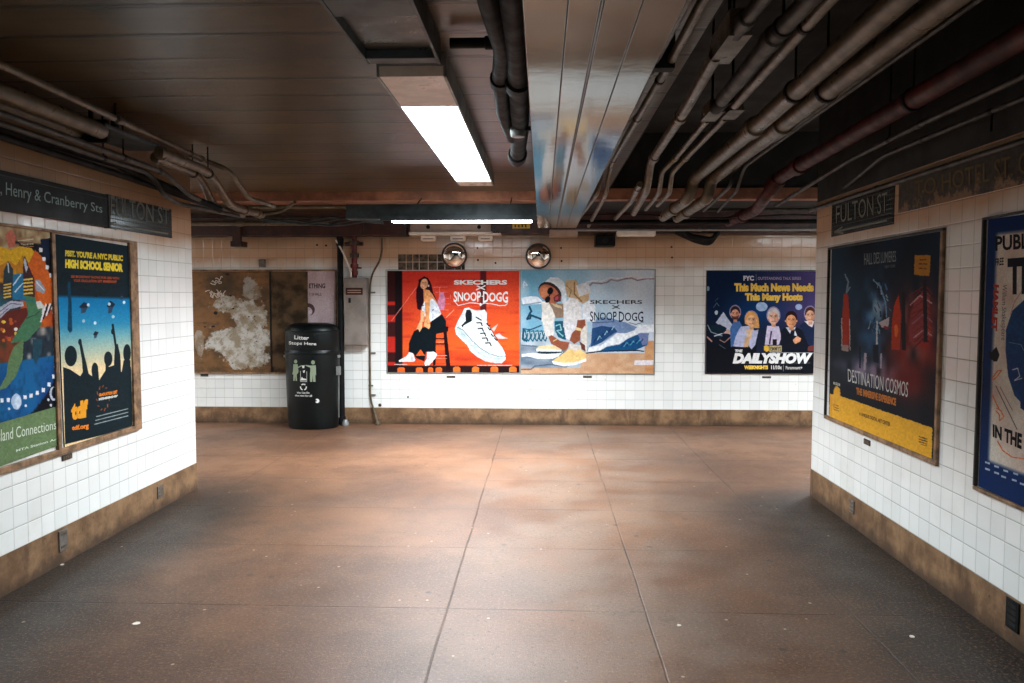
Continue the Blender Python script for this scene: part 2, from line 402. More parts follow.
from mathutils.geometry import tessellate_polygon
import numpy as np
def npnoise(x, y, seed=0):
    def h(i, j):
        n = (i.astype(np.int64)*374761393+j.astype(np.int64)*668265263+seed*1442695041) & 0xffffffff
        n = ((n ^ (n >> 13))*1274126177) & 0xffffffff
        return ((n ^ (n >> 16)) & 0xffff)/65535.
    i, j = np.floor(x), np.floor(y); a, b = x-i, y-j
    a = a*a*(3-2*a); b = b*b*(3-2*b)
    return (h(i, j)*(1-a)+h(i+1, j)*a)*(1-b)+(h(i, j+1)*(1-a)+h(i+1, j+1)*a)*b
class Art:
    """flat print on a wall plane: drawn shapes are painted into a fine coloured sheet, lettering lies on top of it"""
    def __init__(s, axis, val, toward, off=.012, Q=None, res=2.6, warp=0., grain=.10, seed=1):
        s.axis, s.val, s.n = axis, val, Vector(toward); s.off = off
        s.ops = []; s.v = []; s.f = []; s.c = []; s.Q = Q; s.res = res; s.warp = warp; s.grain = grain; s.bg = None; s.sd = seed; s.bk = None
    def pt(s, p, k=0.):
        q = un(s.axis, s.val+s.n['xyz'.index(s.axis)]*s.off, p[0], p[1])
        return q+s.n*k
    def poly(s, pts, c): s.ops.append((np.array(pts, float), c))
    def ell(s, cx, cy, rx, ry, c, rot=0, n=22):
        ca, sa = math.cos(R(rot)), math.sin(R(rot)); P = []
        for i in range(n):
            t_ = 2*math.pi*i/n; x, y = rx*math.cos(t_), ry*math.sin(t_)
            P.append((cx+x*ca-y*sa, cy+x*sa+y*ca))
        s.poly(P, c)
    def line(s, pts, w, c):
        for a, b in zip(pts, pts[1:]):
            dx, dy = b[0]-a[0], b[1]-a[1]; L = math.hypot(dx, dy) or 1
            nx, ny = -dy/L*w/2, dx/L*w/2; ex, ey = dx/L*w*.2, dy/L*w*.2
            q = [(a[0]+nx-ex, a[1]+ny-ey), (b[0]+nx+ex, b[1]+ny+ey), (b[0]-nx+ex, b[1]-ny+ey), (a[0]-nx-ex, a[1]-ny-ey)]
            if s.Q is None:                                # no sheet: the stroke becomes raised lettering
                o = len(s.v); s.v += [s.pt(p, .0004) for p in q]; s.f.append((o, o+1, o+2, o+3)); s.c.append(c)
            else: s.poly(q, c)
    def grid(s, q, nx, ny, fn): s.bg = (q, nx, ny, fn)
    @staticmethod
    def bil(q, u_, v_):
        a = [q[0][k]*(1-u_)+q[1][k]*u_ for k in (0, 1)]; b = [q[3][k]*(1-u_)+q[2][k]*u_ for k in (0, 1)]
        return (a[0]*(1-v_)+b[0]*v_, a[1]*(1-v_)+b[1]*v_)
    def text(s, st, q, c, bold=0., shear=0., space=1., warp=None):
        if len(q) == 4 and not isinstance(q[0], tuple): x0, y0, x1, y1 = q; q = [(x0, y0), (x1, y0), (x1, y1), (x0, y1)]
        vs, fs = text_mesh(st, bold, shear, space); o = len(s.v)
        for u_, v_ in vs:
            if warp: v_ = warp(u_, v_)
            s.v.append(s.pt(s.bil(q, u_, 1-v_), .0006))
        for f in fs:
            s.f.append(tuple(o+i for i in f)); s.c.append(c)
    def backing(s, q): s.bk = q; s.Q = q
    def build(s, name, parent=None, mat=None):
        V = [tuple(v) for v in s.v]; Fc = list(s.f); C = [[lin(c)]*len(f) for c, f in zip(s.c, s.f)]
        base = len(V); extraV = []; quads = None
        if s.Q:
            Q_ = s.Q; w = max(math.dist(Q_[0], Q_[1]), math.dist(Q_[3], Q_[2])); h = max(math.dist(Q_[0], Q_[3]), math.dist(Q_[1], Q_[2]))
            nx, ny = int(w*s.res), int(h*s.res)
            U, W = np.meshgrid(np.linspace(0, 1, nx+1), np.linspace(0, 1, ny+1))
            def bl(q, U, W):
                q = np.array(q, float); a = q[0][:, None, None]*(1-U)+q[1][:, None, None]*U; b = q[3][:, None, None]*(1-U)+q[2][:, None, None]*U
                return a*(1-W)+b*W
            PX, PY = bl(Q_, U, W)
            col_ = np.full((ny+1, nx+1, 3), 60.)
            if s.bg:
                q, gx, gy, fn = s.bg
                G = np.array([[fn(i/gx, j/gy) for i in range(gx+1)] for j in range(gy+1)], float)
                gu = np.clip(U*gx, 0, gx-1e-6); gv = np.clip(W*gy, 0, gy-1e-6); i0 = gu.astype(int); j0 = gv.astype(int)
                fu = (gu-i0)[..., None]; fv = (gv-j0)[..., None]
                col_ = (G[j0, i0]*(1-fu)+G[j0, i0+1]*fu)*(1-fv)+(G[j0+1, i0]*(1-fu)+G[j0+1, i0+1]*fu)*fv
            X_, Y_ = PX, PY
            if s.warp:
                X_ = PX+(npnoise(PX*.9, PY*.9, s.sd+50)-.5)*2*s.warp+(npnoise(PX*2.1, PY*2.1, s.sd+52)-.5)*s.warp
                Y_ = PY+(npnoise(PX*.9, PY*.9, s.sd+51)-.5)*2*s.warp+(npnoise(PX*2.1, PY*2.1, s.sd+53)-.5)*s.warp
            d = .25/s.res*1.0
            for P, c in s.ops:
                x0, y0 = P.min(0)-1; x1, y1 = P.max(0)+1
                m = (X_ > x0) & (X_ < x1) & (Y_ > y0) & (Y_ < y1)
                if not m.any(): continue
                xs, ys = X_[m], Y_[m]; cov = np.zeros(xs.shape)
                for ox, oy in ((-d, -d), (d, -d), (d, d), (-d, d)):
                    ins = np.zeros(xs.shape, bool); qx, qy = xs+ox, ys+oy
                    for k in range(len(P)):
                        ax, ay = P[k-1]; bx, by_ = P[k]
                        if ay == by_: continue
                        cr = ((ay > qy) != (by_ > qy)) & (qx < (bx-ax)*(qy-ay)/(by_-ay)+ax)
                        ins ^= cr
                    cov += ins*.25
                sh = 1+(npnoise(xs*.55, ys*.55, s.sd)-.5)*s.grain*2.4
                cc = np.array(c, float)[None, :]*sh[:, None]
                col_[m] = col_[m]*(1-cov[:, None])+cc*cov[:, None]
            g = 1+(npnoise(PX*1.3, PY*1.3, s.sd+7)-.5)*s.grain+(npnoise(PX*3.1, PY*3.1, s.sd+8)-.5)*s.grain
            col_ = np.clip(col_*g[..., None], 0, 255)
            l_ = col_/255; l_ = np.where(l_ <= .04045, l_/12.92, ((l_+.055)/1.055)**2.4)
            lincol = np.concatenate([l_, np.ones(l_.shape[:2]+(1,))], 2).reshape(-1, 4)
            # exact wall-plane points through the same projection
            cr_ = np.stack([(PX-512)/F, np.ones_like(PX), -(PY-341.5)/F])
            x, y, z = cr_
            c_, s_ = math.cos(ROLL), math.sin(ROLL); x, z = c_*x+s_*z, -s_*x+c_*z
            c_, s_ = math.cos(PITCH), math.sin(PITCH); y, z = c_*y+s_*z, -s_*y+c_*z
            c_, s_ = math.cos(YAW), math.sin(YAW); x, y = c_*x-s_*y, s_*x+c_*y
            pl = s.val+s.n['xyz'.index(s.axis)]*s.off
            t_ = pl/(x if s.axis == 'x' else y)
            S = np.stack([x*t_, y*t_, H+z*t_], 2).reshape(-1, 3)
            idx = np.arange((nx+1)*(ny+1)).reshape(ny+1, nx+1)
            quads = np.stack([idx[:-1, :-1], idx[1:, :-1], idx[1:, 1:], idx[:-1, 1:]], 2).reshape(-1, 4)
            o = len(V); V = V+[tuple(v) for v in S]
            Fc = Fc+[tuple(q+o) for q in quads.tolist()] if False else Fc+[(a+o, b+o, c+o, e+o) for a, b, c, e in quads.tolist()]
            qc = lincol[quads.reshape(-1)]
            # solid mounting sheet behind
            a = [s.pt(p, -s.off+.001) for p in Q_]; b = [s.pt(p, -.0004) for p in Q_]; o = len(V); V += [tuple(v) for v in b+a]
            bf = [(0, 1, 2, 3), (4, 7, 6, 5), (0, 4, 5, 1), (1, 5, 6, 2), (2, 6, 7, 3), (3, 7, 4, 0)]
            Fc += [tuple(o+i for i in f) for f in bf]
        cx = Vector(V[-1]) if s.Q else Vector(V[0])
        me = bpy.data.meshes.new(name)
        me.from_pydata([(v[0]-cx.x, v[1]-cx.y, v[2]-cx.z) for v in V], [], Fc)
        arr = [np.array([x for cs in C for x in cs], float).reshape(-1, 4)] if C else []
        if s.Q: arr += [qc, np.tile(np.array([[.012, .011, .01, 1]]), (24, 1))]
        at = me.color_attributes.new('Col', 'FLOAT_COLOR', 'CORNER')
        at.data.foreach_set('color', np.concatenate(arr).astype(np.float32).ravel())
        me.materials.append(mat or M['ink']); me.update()
        o = bpy.data.objects.new(name, me); col.objects.link(o); o.location = cx
        if parent is not None: o.parent = parent; o.location = cx-parent.location
        return o

def vnoise(x, y, seed=0):
    def h(i, j):
        n = (i*374761393+j*668265263+seed*1442695041) & 0xffffffff
        n = ((n ^ (n >> 13))*1274126177) & 0xffffffff
        return ((n ^ (n >> 16)) & 0xffff)/65535
    i, j = math.floor(x), math.floor(y); a, b = x-i, y-j
    a = a*a*(3-2*a); b = b*b*(3-2*b)
    return (h(i, j)*(1-a)+h(i+1, j)*a)*(1-b)+(h(i, j+1)*(1-a)+h(i+1, j+1)*a)*b
def mixc(a, b, t_): t_ = max(0, min(1, t_)); return tuple(a[i]*(1-t_)+b[i]*t_ for i in range(3))

def frame_bars(name, axis, val, n, q, w, dep, mat, label, cat, extra=(), group=None, parts='rail'):
    """four-sided moulding round the quad q (TL TR BR BL), lying outside it"""
    a = [un(axis, val, *p) for p in q]
    if axis == 'y': hs = sorted([min(a[0].x, a[3].x), max(a[1].x, a[2].x)]); mk = lambda h0, h1, z0, z1: MB().box(h0, h1, val, val-dep, z0, z1)
    else:
        hs = sorted([sum((a[0].y, a[3].y))/2, sum((a[1].y, a[2].y))/2]); sg = 1 if n > 0 else -1
        mk = lambda h0, h1, z0, z1: MB().box(val, val+sg*dep, h0, h1, z0, z1)
    z0 = (a[2].z+a[3].z)/2; z1 = (a[0].z+a[1].z)/2
    c = Vector((val if axis == 'x' else sum(hs)/2, val if axis == 'y' else sum(hs)/2, z0))
    e = empty(name, c, label, cat, group)
    for part, b in (('top_rail', mk(hs[0]-w, hs[1]+w, z1, z1+w)), ('bottom_rail', mk(hs[0]-w, hs[1]+w, z0-w, z0)),
                    ('side_rail', mk(hs[0]-w, hs[0], z0, z1)), ('side_rail', mk(hs[1], hs[1]+w, z0, z1))):
        b.build(part, mat, e, bevel=min(.003, w/4))
    for px, py, ww in extra:
        q_ = un(axis, val, px, py); h = q_.y if axis == 'x' else q_.x
        mk(h-ww/2, h+ww/2, z0, z1).build('mullion', mat, e, bevel=.002)
    return e
def fillet(pts, rad=.09, n=5):
    out = [pts[0]]
    for i in range(1, len(pts)-1):
        p, a, b = pts[i], pts[i-1], pts[i+1]
        da, db = (a-p), (b-p); r = min(rad, da.length*.45, db.length*.45)
        if da.length < 1e-6 or db.length < 1e-6: continue
        A0, B0 = p+da.normalized()*r, p+db.normalized()*r
        for k in range(n+1):
            t_ = k/n; out.append(A0*(1-t_)**2+p*2*t_*(1-t_)+B0*t_*t_)
    out.append(pts[-1]); return out

# ------------------------------------------------------------------ posters on the back wall
def X(ox, oy, s, pts): return [(ox+a/s, oy+b/s) for a, b in pts]
def Cv(ox, oy, s): return lambda *pts: X(ox, oy, s, pts)
NB = (0, -1, 0)
W_, K_ = (236, 238, 236), (16, 20, 22)

# -- red shoe advertisement
A = Art('y', YB, NB, warp=.15, grain=.10, res=3.4)
Q = [(387.2, 270.8), (519.2, 270.8), (519.2, 372.6), (387.6, 372.2)]
A.backing(Q)
def red(u, v):
    c = mixc((212, 52, 44), (238, 98, 38), min(1, v*1.1+u*.25))
    b = vnoise(u*7, v*46, 3); c = mixc(c, (176, 34, 36), max(0, b-.62)*1.6)
    if v > .78: c = mixc(c, (168, 34, 30), .55*vnoise(u*9, v*40, 5))
    if u < .062: c = mixc((44, 22, 24), (196, 44, 34), 1 if vnoise(3, v*13, 9) > .52 and v > .3 else .1)
    elif u < .115: c = (28, 18, 22)
    if .705 < u < .748 and v < .42: c = mixc(c, (58, 20, 32), .8)
    if v > .93: c = (38, 20, 22)
    return c
A.grid(Q, 110, 84, red)
a = Cv(384, 266, 12.41); b = Cv(384, 321, 12.41)
pk = (244, 150, 150)
A.line(a((95, 680), (405, 262)), .6, (240, 128, 120)); A.line(a((600, 262), (790, 262)), .35, pk)
A.line(a((770, 640), (869, 545)), .7, (246, 170, 140))
for y0, x0, x1 in ((325, 640, 790), (400, 700, 800), (470, 680, 830), (545, 700, 800)): A.line(a((x0, y0), (x1, y0)), .35, (232, 140, 150))
A.poly(a((690, 330), (740, 330), (760, 420), (745, 545), (690, 545), (660, 480), (680, 400)), (206, 130, 160))
A.line(a((690, 265), (690, 330)), .35, pk); A.line(a((825, 350), (825, 410)), .35, pk)
for i, (x0, x1) in enumerate(((165, 260), (395, 485), (545, 610), (640, 720))): A.poly(b((x0, 640), (x0, 590), (x0+20, 575), (x1-20, 575), (x1, 590), (x1, 640)), (240, 106, 44))
d = Cv(450, 321, 12.42)
for x0, x1 in ((38, 130), (272, 362), (502, 598), (735, 828)): A.poly(d((x0, 635), (x0, 585), (x0+25, 565), (x1-25, 565), (x1, 585), (x1, 635)), (242, 112, 46))
# stool
sr = (110, 26, 28)
A.poly(b((640, 60), (800, 70), (795, 130), (650, 160)), (26, 12, 16))
for y0 in (220, 285): A.line(b((630, y0), (760, y0)), 1.3, (44, 12, 16))
A.poly(b((735, 100), (775, 100), (830, 610), (775, 610)), (30, 14, 20))
A.poly(b((600, 200), (645, 140), (640, 540), (610, 560)), (34, 14, 18))
A.line(b((655, 428), (780, 428)), .5, (244, 190, 170)); A.line(b((650, 465), (780, 465)), .4, (240, 160, 140))
A.line(b((655, 262), (745, 262)), .4, (244, 180, 160))
# woman
A.poly(a((500, 125), (550, 150), (590, 230), (610, 330), (660, 440), (610, 430), (540, 330), (500, 380), (485, 470), (450, 550), (415, 530), (398, 400), (400, 300), (425, 230), (430, 170)), (38, 10, 22))
A.ell(*a((498, 222))[0], 3.7, 5.3, (236, 170, 130), rot=12)
A.line(a((478, 205), (500, 208)), .35, (70, 30, 30)); A.line(a((470, 258), (495, 262)), .5, (190, 70, 70)); A.line(a((505, 198), (525, 205)), .3, (70, 30, 30))
A.ell(*a((552, 245))[0], .9, 1.1, (240, 200, 190))
A.poly(a((490, 285), (560, 300), (600, 350), (660, 450), (640, 470), (570, 410), (500, 470), (490, 380)), (226, 146, 96))
A.poly(a((470, 500), (510, 430), (520, 520), (570, 420), (600, 400), (660, 465), (710, 590), (620, 690), (540, 690), (470, 550)), (226, 230, 240))
A.poly(a((505, 330), (575, 345), (560, 690), (515, 690)), (232, 158, 100))
A.poly(a((455, 550), (505, 560), (500, 690), (455, 690)), (240, 176, 128))
A.ell(*a((608, 545))[0], 1, .5, (40, 46, 60), rot=-30); A.ell(*a((484, 490))[0], .9, .6, (60, 60, 80))
A.poly(b((590, 0), (720, -85), (770, 0), (770, 110), (650, 150), (625, 380), (520, 385), (500, 500), (400, 460), (365, 400), (305, 385), (310, 270), (370, 130), (440, 90), (560, 60)), (12, 22, 28))
A.poly(b((395, 430), (455, 350), (510, 430)), (236, 96, 40))
A.poly(b((450, -10), (480, -10), (470, 90), (440, 140), (425, 100), (400, 100)), (238, 176, 126))
A.poly(b((510, -20), (570, -20), (575, 70), (555, 100), (490, 60)), (236, 170, 112))
A.poly(b((310, 385), (360, 400), (390, 480), (375, 505), (190, 508), (185, 490), (285, 430)), (238, 236, 240))
A.poly(b((535, 385), (620, 380), (660, 410), (640, 460), (560, 550), (510, 555), (500, 520), (530, 470)), (236, 234, 238))
A.line(b((560, 450), (545, 490)), .5, (120, 130, 150)); A.line(b((345, 420), (350, 490)), .35, (150, 140, 150))
A.line(b((130, 540), (285, 540)), .9, (226, 190, 190))
# wordmarks
c = Cv(450, 266, 12.42)
A.text('SKECHERS', [*c((48, 175))[0], *c((710, 232))[0]], W_, bold=.05, space=1.0)
A.line(c((335, 245), (435, 296)), 1.1, W_); A.line(c((435, 245), (325, 296)), 1.1, W_)
arch = lambda k: (lambda u, v: v*(1-k*math.sin(math.pi*u))+k*.5*math.sin(math.pi*u))
A.text('SNOOP', [*c((45, 310))[0], *c((385, 452))[0]], W_, bold=.025, warp=arch(.28))
A.text('DOGG', [*c((410, 310))[0], *c((720, 462))[0]], W_, bold=.025, warp=arch(.28))
A.line(c((395, 375), (420, 375)), 1, W_)
A.line(c((60, 440), (100, 490), (170, 475), (250, 458), (340, 462), (380, 480), (430, 462), (520, 470), (620, 492), (690, 488), (712, 465)), .7, W_)
A.ell(*c((380, 478))[0], 1.1, 1.5, W_)
# big white shoe
c0 = Cv(450, 321, 12.42)
A.poly(c0((180, -155), (230, -168), (290, -140), (340, -130), (430, -140), (460, -100), (455, 0), (510, 110), (580, 240), (650, 330), (690, 420), (688, 480), (640, 525), (560, 522), (440, 500), (330, 440), (250, 370), (215, 300), (130, 220), (75, 165), (62, 90), (85, 30), (120, -40)), (238, 242, 244))
A.poly(c0((205, -140), (250, -140), (275, -90), (270, 0), (180, 50), (150, 80), (140, 55), (195, 0), (190, -80)), (20, 28, 34))
A.poly(c0((440, 500), (560, 522), (640, 525), (688, 480), (690, 430), (600, 440), (500, 410), (380, 340), (280, 250), (160, 110), (100, 60), (75, 100), (90, 150), (150, 210), (235, 290), (330, 400)), (206, 222, 226))
A.line(c0((95, 80), (160, 110), (280, 250), (380, 340), (500, 410), (600, 440), (688, 436)), .55, (40, 76, 84))
A.line(c0((100, 110), (170, 170), (260, 290), (360, 400), (470, 450), (580, 470), (680, 468)), .4, (150, 180, 190))
for x_, y_ in ((330, 25), (345, 95), (375, 155), (400, 215), (440, 275)): A.line(c0((x_, y_), (x_+55, y_-5), (x_+70, y_+35)), 1.3, (14, 30, 34))
for x_, y_ in ((475, 60), (490, 110), (530, 190), (570, 240)): A.line(c0((x_-20, y_-30), (x_+5, y_), (x_+25, y_-8)), 1.2, (14, 30, 34))
A.line(c0((460, 20), (590, 240)), .6, (30, 50, 60)); A.line(c0((320, -50), (390, -10)), 1.2, (20, 30, 36))
A.poly(c0((510, 100), (600, 30), (550, 130)), (240, 190, 180)); A.poly(c0((560, 175), (610, 150), (650, 190), (725, 215), (600, 225)), (240, 206, 206))
A.line(c0((335, 550), (770, 550)), .7, (232, 190, 180))
tag(A.build('advert_poster'), 'red poster with a seated woman and one big white lace-up shoe, on the back wall', 'poster')

# -- pale blue shoe advertisement
A = Art('y', YB, NB, warp=.16, grain=.06, res=3.2, seed=2)
Q = [(521.2, 270.3), (654.4, 269.8), (653.6, 373.6), (520.4, 373.3)]
A.backing(Q)
def blu(u, v):
    c = mixc((110, 168, 196), (196, 210, 224), u*1.3-.1+v*.2)
    c = mixc(c, (228, 232, 238), max(0, vnoise(u*7, v*6, 4)-.45))
    edge = .70+.06*(1-u)+.01*vnoise(u*30, 0, 2)
    if v > .60 and u < .62: c = mixc((196, 206, 214), (150, 166, 180), vnoise(u*14, v*22, 6))
    if v > .73 and u < .35: c = mixc((86, 104, 122), (168, 176, 188), vnoise(u*16, v*30, 8))
    lim = .80 if u > .45 else .95
    if v > lim: c = mixc((214, 176, 142), (196, 148, 112), vnoise(u*24, v*24, 7))
    if u > .93 and v > .68: c = mixc((216, 168, 122), (196, 136, 92), vnoise(u*24, v*24, 7))
    return c
A.grid(Q, 110, 84, blu)
e = Cv(518, 266, 12.41); f = Cv(518, 321, 12.41); g = Cv(586, 266, 12.42); h = Cv(586, 321, 12.42)
# torn strip at the top right
A.line(g((0, 240), (50, 240), (80, 210), (190, 218), (260, 205), (310, 170), (390, 185), (480, 160), (570, 150), (640, 180), (760, 155), (850, 160)), 1.5, (148, 134, 148))
A.line(g((0, 205), (80, 185), (190, 190), (300, 145), (400, 155), (560, 128), (660, 150), (850, 140)), 1.4, (222, 220, 226))
# wall with painted letters
A.poly(e((40, 395), (150, 375), (240, 380), (300, 430), (300, 470), (60, 480)), (226, 232, 240))
A.line(e((45, 485), (290, 450)), .8, (110, 130, 144))
tq = (24, 92, 112)
A.line(e((140, 500), (165, 560), (110, 660), (150, 650), (160, 610), (290, 660)), 2.0, (20, 60, 84))
A.line(f((60, 95), (150, 110), (290, 55)), 1.3, (30, 74, 96))
for i in range(6):
    x_ = 60+i*52; A.line(f((x_, 130), (x_+30, 120), (x_+45, 190), (x_+20, 250), (x_-5, 220), (x_+10, 150)), 1.2, tq)
A.line(f((70, 100), (60, 220), (110, 250)), 2.2, (18, 74, 96))
A.line(f((40, 300), (230, 312)), .8, (60, 78, 92))
A.poly(f((45, 410), (190, 395), (300, 410), (430, 400), (560, 380), (500, 440), (430, 470), (250, 470), (130, 440), (45, 445)), (232, 238, 242))
A.poly(f((230, 372), (545, 372), (545, 395), (370, 410), (250, 398)), (22, 40, 54))
A.line(f((40, 600), (160, 600), (210, 560), (400, 540), (560, 560), (650, 550)), 1.2, (84, 98, 118))
# painted blue letters right and paper tear
A.poly(h((80, 10), (180, -50), (330, -30), (500, 20), (640, 80), (640, 110), (500, 150), (380, 150), (250, 240), (110, 310), (30, 325), (75, 250)), (120, 144, 184))
A.poly(h((75, 90), (200, 60), (350, 80), (390, 130), (290, 190), (190, 270), (60, 320)), (38, 74, 118))
A.poly(h((160, 380), (260, 320), (420, 290), (520, 220), (660, 160), (780, 150), (760, 300), (620, 360), (400, 372)), (26, 80, 128))
A.poly(h((640, 150), (775, 150), (770, 290), (700, 300)), (116, 128, 172))
for i in range(7): A.line(h((430+i*40, 330-i*10), (470+i*40, 270-i*8), (500+i*34, 310-i*12)), .7, (96, 168, 196) if i % 2 else (30, 44, 96))
for i in range(6): A.line(h((95+i*45, 270-i*32), (125+i*45, 215-i*30), (150+i*40, 250-i*36)), .8, (150, 190, 206) if i % 2 else (24, 46, 92))
A.poly(h((20, 385), (40, 330), (190, 300), (300, 220), (390, 150), (480, 155), (600, 115), (650, 50), (850, 40), (850, 140), (680, 145), (520, 210), (420, 280), (260, 310), (160, 375)), (236, 240, 246))
A.line(h((0, 400), (160, 378), (640, 366), (720, 378)), 1.2, (28, 36, 44))
A.poly(h((600, 490), (835, 485), (835, 545), (600, 548)), (232, 226, 232))
A.line(e((70, 270), (75, 190), (115, 240), (60, 235)), 1.1, (214, 232, 242))
# crouching man in a cream outfit
cr, cr2, skn, skd = (232, 226, 216), (206, 176, 136), (150, 84, 60), (104, 56, 44)
A.poly(e((330, 200), (400, 140), (500, 145), (570, 200), (600, 330), (600, 500), (560, 520), (540, 330), (440, 230)), (218, 224, 230))
A.poly(e((290, 440), (400, 440), (470, 560), (450, 690), (290, 690), (300, 560)), (228, 222, 214))
A.poly(f((300, 0), (440, 0), (450, 150), (420, 200), (370, 210), (330, 150)), (228, 222, 216))
A.poly(e((380, 450), (560, 470), (570, 640), (470, 650), (430, 540)), (150, 124, 104))
A.poly(e((400, 450), (540, 500), (545, 530), (450, 500)), (214, 186, 146))
A.poly(f((455, 0), (560, 0), (600, 200), (590, 240), (500, 200), (460, 120)), (30, 84, 108))
A.line(f((470, 60), (520, 40), (540, 110), (480, 120), (560, 190)), 1.2, (140, 196, 206))
A.poly(e((580, 180), (720, 170), (760, 250), (880, 300), (880, 420), (800, 470), (700, 400), (610, 380), (590, 260)), (196, 164, 126))
A.line(e((600, 240), (660, 300), (640, 380)), 1.0, (150, 120, 84)); A.line(e((700, 200), (700, 350), (790, 440)), 1.3, (140, 106, 66))
A.poly(e((720, 240), (870, 200), (910, 330), (760, 380)), (214, 214, 218))
A.poly(e((570, 480), (640, 395), (740, 410), (790, 520), (800, 700), (760, 760), (560, 760)), (226, 222, 222))
A.poly(f((560, 0), (740, 0), (750, 120), (640, 240), (590, 210)), (222, 220, 224))
A.poly(e((800, 480), (900, 420), (960, 500), (960, 690), (800, 690)), (230, 232, 238))
A.poly(f((760, 0), (860, 0), (850, 400), (800, 330), (780, 200)), (222, 214, 204))
A.ell(*e((395, 330))[0], 12.6, 9.4, (52, 36, 36), rot=38)
A.ell(*e((385, 345))[0], 11.4, 7.9, (178, 102, 74), rot=38)
A.ell(*e((320, 320))[0], 4.6, 6, (206, 128, 92), rot=10)
A.poly(e((440, 390), (500, 345), (535, 380), (530, 440), (450, 445)), (96, 44, 46))
A.ell(*e((480, 400))[0], 1.6, 2.2, (176, 70, 84), rot=30)
A.ell(*e((400, 310))[0], 2.9, 3.7, (14, 18, 24), rot=20); A.ell(*e((368, 415))[0], 2.6, 3.5, (14, 18, 24), rot=20)
A.line(e((405, 330), (375, 400)), 1.0, (14, 18, 24))
A.poly(f((375, 195), (420, 175), (520, 245), (640, 265), (620, 340), (570, 370), (500, 330), (410, 280)), skn)
A.line(f((440, 250), (480, 225)), 1.0, (220, 190, 130))
A.poly(f((740, -10), (830, -20), (840, 50), (780, 120), (770, 240), (700, 285), (640, 240), (670, 150), (720, 100)), (146, 82, 58))
A.poly(f((715, 75), (790, 95), (780, 125), (720, 112)), (238, 214, 160))
A.poly(f((760, 250), (830, 300), (840, 380), (790, 350)), skd)
A.poly(f((225, 345), (260, 310), (380, 295), (470, 310), (545, 360), (420, 378), (240, 372)), (232, 206, 160))
A.poly(f((225, 345), (540, 358), (540, 380), (230, 378)), (240, 240, 238))
A.poly(f((640, 285), (780, 300), (790, 370), (650, 370)), (214, 204, 196))
A.poly(f((430, 490), (540, 420), (640, 340), (700, 370), (790, 360), (845, 410), (845, 470), (700, 520), (480, 530)), (238, 196, 128))
A.poly(f((420, 495), (560, 520), (700, 515), (845, 465), (848, 500), (700, 548), (560, 562), (440, 535)), (240, 240, 238))
A.text('SKECHERS', [*g((48, 423))[0], *g((698, 472))[0]], (62, 52, 50), bold=.02)
A.line(g((330, 490), (418, 530)), .9, (62, 52, 50)); A.line(g((410, 490), (330, 530)), .9, (62, 52, 50))
A.text('SNOOP', [*g((50, 560))[0], *g((380, 690))[0]], (26, 42, 60), bold=.012, warp=arch(.28))
A.text('DOGG', [*g((408, 560))[0], *g((712, 700))[0]], (26, 42, 60), bold=.012, warp=arch(.28))
A.line(h((70, 10), (130, 20), (230, 15), (350, 8)), .5, (26, 42, 60)); A.line(h((530, 20), (620, 42), (720, 10)), .5, (26, 42, 60))
tag(A.build('advert_poster'), 'pale blue poster with a crouching man in cream clothes and sunglasses beside tan shoes', 'poster')

# -- dark blue television poster
A = Art('y', YB, NB, warp=.15, grain=.06, res=3.4, seed=3)
Q = [(707.2, 270.8), (816.6, 271.4), (814.6, 373.4), (706.2, 373.2)]
A.backing(Q)
def tv(u, v):
    c = mixc((14, 34, 66), (88, 74, 128), u*1.35-.35-v*.2)
    c = mixc(c, (12, 62, 118), max(0, 1-abs(u-.45)*3)*max(0, 1-abs(v-.42)*3))
    if v > .42: c = mixc(c, (18, 20, 28), (v-.42)*3)
    return c
A.grid(Q, 60, 56, tv)
i_ = Cv(704, 268, 12.65); j_ = Cv(704, 321, 12.65); k_ = Cv(760, 268, 12.65); l_ = Cv(760, 321, 12.65)
A.ell(*i_((715, 490))[0], 4.6, 4.4, (168, 196, 232)); A.ell(*k_((30, 490))[0], 5.2, 4.4, (168, 196, 232)); A.ell(*k_((490, 492))[0], 3.4, 3.0, (176, 194, 234))
A.ell(*i_((156, 565))[0], 1.7, 2.2, (190, 214, 220)); A.ell(*i_((50, 260))[0], 1.5, 2.4, (150, 190, 214))
A.line(i_((120, 500), (160, 440), (190, 480)), .4, (120, 150, 170)); A.line(i_((140, 420), (180, 380)), .35, (90, 120, 150))
A.poly(i_((245, 555), (300, 640), (360, 720), (440, 800), (420, 830), (250, 770), (150, 690)), (196, 204, 226))
A.poly(j_((60, 60), (200, 40), (290, 90), (240, 170), (210, 230), (120, 180), (90, 140)), (20, 40, 56))
A.line(j_((45, 50), (90, 140), (230, 190)), .8, (150, 170, 184)); A.line(j_((130, 190), (230, 160)), 1.0, (220, 226, 230)); A.line(j_((40, 200), (100, 260)), 1.3, (190, 140, 130))
A.poly(j_((240, 160), (300, 100), (390, 150), (360, 180), (300, 160)), (212, 172, 160))
A.line(j_((200, 240), (260, 270), (340, 200)), 1.0, (170, 130, 120)); A.line(j_((190, 300), (270, 350)), .5, (90, 110, 130))
